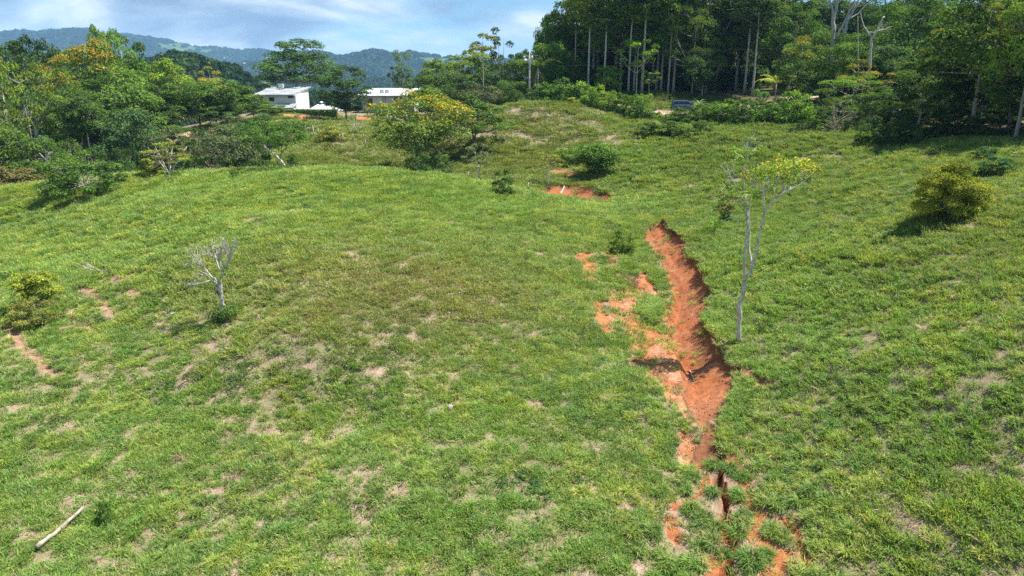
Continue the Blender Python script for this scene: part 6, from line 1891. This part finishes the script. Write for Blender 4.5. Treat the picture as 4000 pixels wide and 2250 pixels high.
# ------------------------------------------------------------------ parked car
M_PAINT = simple_mat('dark_blue_paint', (0.09, 0.105, 0.16), 0.25, spec=0.6)
M_TYRE = simple_mat('tyre_rubber', (0.02, 0.02, 0.02), 0.9)
M_PLAST = simple_mat('black_plastic', (0.03, 0.03, 0.033), 0.6)
M_LIGHT = simple_mat('lamp_lens', (0.7, 0.7, 0.68), 0.15)
M_REDL = simple_mat('red_lens', (0.35, 0.02, 0.02), 0.2)
cp_ = at_depth(1722, 115.5)
zroof = CAM[2] - slope_of(250) * 115
t = empty('parked_car', (cp_[0], cp_[1], max(cp_[2], zroof - 1.85)), math.radians(-8)); tag(t, 'dark blue sport utility car parked on the earth road behind the hedge', 'car')


def loft(sections):
    """sections: (x, [(y, z) ...]) rings joined along the length"""
    k = len(sections[0][1]); V = []; q = []
    for x, ring in sections:
        V += [(x, y, z) for y, z in ring]
    for i in range(len(sections) - 1):
        for j in range(k):
            q.append([i * k + j, i * k + (j + 1) % k, (i + 1) * k + (j + 1) % k, (i + 1) * k + j])
    V.append((sections[0][0], 0, np.mean([p[1] for p in sections[0][1]]))); V.append((sections[-1][0], 0, np.mean([p[1] for p in sections[-1][1]])))
    tr_ = []
    for j in range(k):
        tr_.append([len(V) - 2, (j + 1) % k, j]); tr_.append([len(V) - 1, (len(sections) - 1) * k + j, (len(sections) - 1) * k + (j + 1) % k])
    return np.array(V, float), np.array(q), np.array(tr_)


def ring(hw, z0, z1, tuck=0.06):
    return [(-hw + tuck, z0), (-hw, z0 + 0.15), (-hw, z1 - 0.14), (-hw + 0.07, z1), (hw - 0.07, z1), (hw, z1 - 0.14), (hw, z0 + 0.15), (hw - tuck, z0)]


V_, q_, t_ = loft([(-2.2, ring(0.74, 0.5, 0.95)), (-2.12, ring(0.84, 0.38, 1.05)), (-1.5, ring(0.90, 0.34, 1.08)), (0.5, ring(0.91, 0.34, 1.07)), (1.2, ring(0.90, 0.34, 1.03)), (2.0, ring(0.84, 0.36, 0.94)), (2.18, ring(0.72, 0.46, 0.84))])
link('body', np_mesh('body', V_, [q_, t_], M_PAINT, smooth_shade=False), t)
V_, q_, t_ = loft([(-2.1, ring(0.74, 1.0, 1.08, 0)), (-1.92, ring(0.72, 1.0, 1.62, 0)), (-1.6, ring(0.70, 1.0, 1.72, 0)), (0.1, ring(0.69, 1.0, 1.72, 0)), (0.45, ring(0.70, 1.0, 1.62, 0)), (1.15, ring(0.76, 1.0, 1.09, 0))])
V_[:, 1] *= np.where(V_[:, 2] < 1.2, 1.12, 1.0)
cb = link('cabin', np_mesh('cabin', V_, [q_, t_], M_PAINT), t)
for sd in (-1, 1):
    for xa, xb, xa2, xb2 in ((-1.85, -1.15, -1.75, -1.15), (-1.05, -0.25, -1.05, -0.25), (-0.15, 0.78, -0.15, 0.38)):
        s = Solid(); y0, y1 = 0.80 * sd, 0.725 * sd
        s.hexa([(xa, y0 - .02, 1.13), (xb, y0 - .02, 1.13), (xb, y0 + .02, 1.13), (xa, y0 + .02, 1.13), (xa2, y1 - .02, 1.56), (xb2, y1 - .02, 1.56), (xb2, y1 + .02, 1.56), (xa2, y1 + .02, 1.56)])
        part('window', s, M_GLASS, t)
    for x in (-1.0, 0.0):
        s = Solid(); s.box(x - 0.1, x + 0.1, 0.915 * sd - 0.02, 0.915 * sd + 0.02, 0.93, 0.97); part('door_handle', s, M_PLAST, t, 0.008)
    s = Solid(); s.box(0.62, 0.80, 0.95 * sd - 0.09, 0.95 * sd + 0.09, 1.08, 1.25); part('mirror', s, M_PLAST, t, 0.03)
    s = Solid(); s.box(-1.6, 0.1, 0.58 * sd - 0.02, 0.58 * sd + 0.02, 1.76, 1.80); [s.box(x - .03, x + .03, 0.58 * sd - 0.02, 0.58 * sd + 0.02, 1.70, 1.757) for x in (-1.5, -0.7, 0.0)]; part('roof_rail', s, M_PLAST, t)
    s = Solid(); s.box(1.98, 2.12, 0.62 * sd - 0.16, 0.62 * sd + 0.16, 0.72, 0.88); part('headlight', s, M_LIGHT, t, 0.02)
    s = Solid(); s.box(-2.20, -2.08, 0.70 * sd - 0.08, 0.70 * sd + 0.08, 0.72, 1.0); part('tail_light', s, M_REDL, t, 0.02)
    for x in (-1.35, 1.35):
        wh = empty('wheel', (x, 0.80 * sd, 0.36)); wh.parent = t
        th = np.linspace(0, 2 * math.pi, 25); tb = Tubes(); tb.add(np.stack([np.cos(th) * 0.26, 0 * th, np.sin(th) * 0.26], 1), 0.105, 8, cap=False); link('tyre', tb.mesh('tyre', M_TYRE), wh)
        tb = Tubes(); tb.add(np.array([[0, -0.07 * sd, 0], [0, 0.06 * sd, 0], [0, 0.09 * sd, 0]]), [0.19, 0.19, 0.07], 10); link('rim', tb.mesh('rim', M_METAL), wh)
s = Solid(); s.box(2.08, 2.24, -0.8, 0.8, 0.40, 0.58); part('bumper', s, M_PLAST, t, 0.03)
s = Solid(); s.box(-2.26, -2.08, -0.8, 0.8, 0.42, 0.62); part('bumper', s, M_PLAST, t, 0.03)
s = Solid(); s.hexa([(0.60, -0.62, 1.56), (1.16, -0.68, 1.14), (1.16, 0.68, 1.14), (0.60, 0.62, 1.56), (0.63, -0.62, 1.59), (1.19, -0.68, 1.17), (1.19, 0.68, 1.17), (0.63, 0.62, 1.59)]); part('windscreen', s, M_GLASS, t)

# ------------------------------------------------------------------ things lying on the slopes
def lying(name, label, uv, r0, r1, cat, mat=M_PALE_BARK, lift=0.6, sides=8, seed=0, knots=True):
    rng = np.random.default_rng(seed)
    P = np.array([hit(u, v) for u, v in uv])
    tt = np.linspace(0, len(P) - 1, (len(P) - 1) * 5 + 1)
    Q = np.stack([np.interp(tt, np.arange(len(P)), P[:, k]) for k in range(3)], 1)
    Q[:, 2] = np.maximum(Q[:, 2], np.linspace(Q[0, 2], Q[-1, 2], len(Q)) if len(P) == 2 else Q[:, 2]) + max(r0, r1) * lift
    rr = np.linspace(r0, r1, len(Q)) * rng.uniform(0.9, 1.12, len(Q))
    c = Q[0].copy(); tb = Tubes(); tb.add(Q - c + rng.normal(0, r0 * 0.12, Q.shape), rr, sides)
    o = link(name, tb.mesh(name, mat)); o.location = tuple(c); tag(o, label, cat)


lying('fallen_pole', 'long pale barkless pole lying in the grass near the knee-high shrub', [(95, 1388), (150, 1345), (212, 1288)], 0.08, 0.055, 'log', M_WOODP, seed=1, lift=2.4)
lying('fallen_branch', 'long thin pale curved branch lying on the worn middle of the pasture', [(1122, 744), (1150, 741), (1172, 735), (1195, 722), (1214, 711)], 0.022, 0.04, 'branch', seed=2, lift=1.8)
lying('fallen_log', 'weathered log on the dry bank at the edge of the deep shade', [(2318, 352), (2350, 342), (2394, 331)], 0.15, 0.10, 'log', M_BARK, seed=3)
lying('fallen_log', 'grey pole lying under the dry brush at the pasture edge', [(1986, 383), (2016, 371)], 0.09, 0.06, 'log', M_PALE_BARK, seed=4, lift=1.2)
lying('fallen_branch', 'thin branch lying in the grass behind the forked tree crown', [(1942, 402), (1976, 402)], 0.05, 0.03, 'branch', M_PALE_BARK, seed=5, lift=1.5)
lying('fallen_branch', 'short pale stick lying in the gully beside the green tuft', [(1735, 934), (1745, 960)], 0.03, 0.02, 'branch', seed=6, lift=1.6)
lying('fallen_branch', 'thin bent stick lying on the pale apron of the gully', [(1697, 958), (1715, 960), (1733, 953)], 0.02, 0.015, 'branch', seed=7, lift=1.6)
lying('fallen_branch', 'pale branch lying by the hedge gap beside the earth road', [(1632, 302), (1655, 305), (1680, 296)], 0.09, 0.05, 'branch', seed=8, lift=2.0)
lying('fallen_branch', 'thin dry branch lying in the grass on the slope beyond the gully', [(2190, 1550 * .644 - 20), (2215, 970), (2240, 968)], 0.015, 0.01, 'branch', seed=9, lift=2.0)
lying('fallen_branch', 'dry branch on the slope below the feathery olive-yellow bush', [(2212, 630), (2228, 618), (2246, 612)], 0.03, 0.015, 'branch', seed=10, lift=2.0)
lying('wooden_stake', 'short leaning pale stake at the rim of the small red scarp', [(1410, 492), (1420, 472)], 0.09, 0.06, 'stake', seed=11, lift=2.0)
for k, (uv, lb) in enumerate([([(2530, 384), (2560, 366), (2600, 350)], 'thick grey root running down from the shaded corner'), ([(2545, 392), (2575, 385), (2610, 378)], 'lower grey root in the shaded corner'), ([(2478, 470), (2462, 486), (2440, 492)], 'bleached root on the bare earth beside the feathery bush')]):
    lying('exposed_root', lb, uv, 0.10, 0.05, 'root', M_BARK, seed=20 + k, lift=1.2)
for u, v, h, lb in ((1131, 1032, 0.24, 'small grey rotten stump in the pasture grass'), (1258, 356, 0.7, 'dark stump on the side of the mound'), (1328, 482, 1.0, 'short pale stake standing before the small red scarp'), (1178, 452, 0.9, 'thin grey stake standing near the young pale-stemmed tree')):
    p = hit(u, v); tb = Tubes(); thin = 'stake' in lb
    tb.add(np.array([[0, 0, -0.15], [0.02, 0, h * 0.6], [0.05, 0.02, h]]), ([0.05, 0.045, 0.03] if thin else [0.17, 0.12, 0.10]), 8)
    o = link('stake' if thin else 'tree_stump', tb.mesh('stump', M_WOOD if not thin else M_PALE_BARK)); o.location = tuple(p); tag(o, lb, 'stake' if thin else 'stump')


def stone(label, u, v, s, seed):
    import bmesh
    rng = random.Random(seed); bm = bmesh.new(); bmesh.ops.create_icosphere(bm, subdivisions=2, radius=1)
    for vv in bm.verts: vv.co *= rng.uniform(0.8, 1.15)
    me = bpy.data.meshes.new('stone'); bm.to_mesh(me); bm.free(); me.materials.append(M_WHITE)
    p = hit(u, v); o = link('stone', me); o.location = tuple(p + np.array([0, 0, s * 0.35])); o.scale = (s * 1.3, s, s * 0.6); o.rotation_euler = (0, 0, rng.uniform(0, 6)); tag(o, label, 'stone')


stone('pale stone lying in the grass below the leafless tree', 436, 790, 0.10, 31)
stone('white stone at the bottom edge of the pasture near the gully foot', 1683, 1435, 0.07, 32)
stone('small white stone on the pale worn spot near the gully mouth', 1801, 1178, 0.05, 33)

# clods of red earth that have rolled down the gully
def clods():
    import bmesh
    coll = bpy.data.collections.new('clod_kinds'); M = simple_mat('clod', (0.40, 0.155, 0.075), 0.95, color2=(0.28, 0.09, 0.04), scale=8)
    for i in range(3):
        rng = random.Random(40 + i); bm = bmesh.new(); bmesh.ops.create_icosphere(bm, subdivisions=1, radius=1)
        for vv in bm.verts: vv.co *= rng.uniform(0.7, 1.2)
        me = bpy.data.meshes.new('clod'); bm.to_mesh(me); bm.free(); me.materials.append(M); coll.objects.link(bpy.data.objects.new('clod_%d' % i, me))
    g = scatter_group(coll, 'scatter_clods'); rng = np.random.default_rng(77)
    x = rng.uniform(6, 16, 14000); y = rng.uniform(24, 62, 14000)
    z, f, rd = ground_z(x, y, True); k = (f[2] == 1) | (f[2] == 2); k &= fbm(x / 1.2, y / 1.2, 79, 3) > 0.48
    x, y, z = x[k], y[k], z[k]; m = len(x); s = 0.018 + 0.05 * rng.uniform(0, 1, m) ** 4
    scatter('soil_clods', np.stack([x, y, z], 1), rng.integers(0, 3, m), rng.uniform(0, 6.28, (m, 3)), np.stack([s, s, s * 0.8], 1), np.ones((m, 3)), g, 'crumbs and clods of red earth strewn over the gully')


clods()

# specks of houses on the far hills
for k, (U, V, lb) in enumerate([(562, 153, 'tiny white house highest on the far wooded hillside'), (618, 165, 'tiny white house in the middle of the far hillside'), (578, 179, 'tiny white house lowest on the far hillside by the wood'), (646, 176, 'tiny pale house above the light green field on the far hill')]):
    u = (U - 1288.0) / FPX; v = (V - 724.5) / FPX
    d = np.array([u, CP - v * SP, -SP - v * CP]); d /= d[1]
    ys = np.arange(700, 5000, 5.0); X = d[0] * ys; Z = CAM[2] + d[2] * ys
    G = hills_z(np.hypot(X, ys), np.arctan2(X, ys)); bl = np.nonzero(Z < G)[0]; i = bl[0] if len(bl) else 200
    s = ys[i] / 1788 * 7.5
    t = empty('distant_house', (X[i], ys[i], G[i])); tag(t, lb, 'house', 'specks of houses on the far hills')
    w = Solid(); w.box(-s / 2, s / 2, -s * .3, s * .3, -4, s * .62); part('wall', w, M_WHITEWALL, t)
    V_ = np.array([(-s * .56, -s * .38, s * .6), (s * .56, -s * .38, s * .6), (s * .56, s * .38, s * .6), (-s * .56, s * .38, s * .6), (-s * .5, 0, s * .85), (s * .5, 0, s * .85)])
    link('roof', np_mesh('roof', V_, [np.array([[0, 1, 5, 4], [2, 3, 4, 5], [3, 2, 1, 0]]), np.array([[1, 2, 5], [3, 0, 4]])], M_WHITEROOF), t)
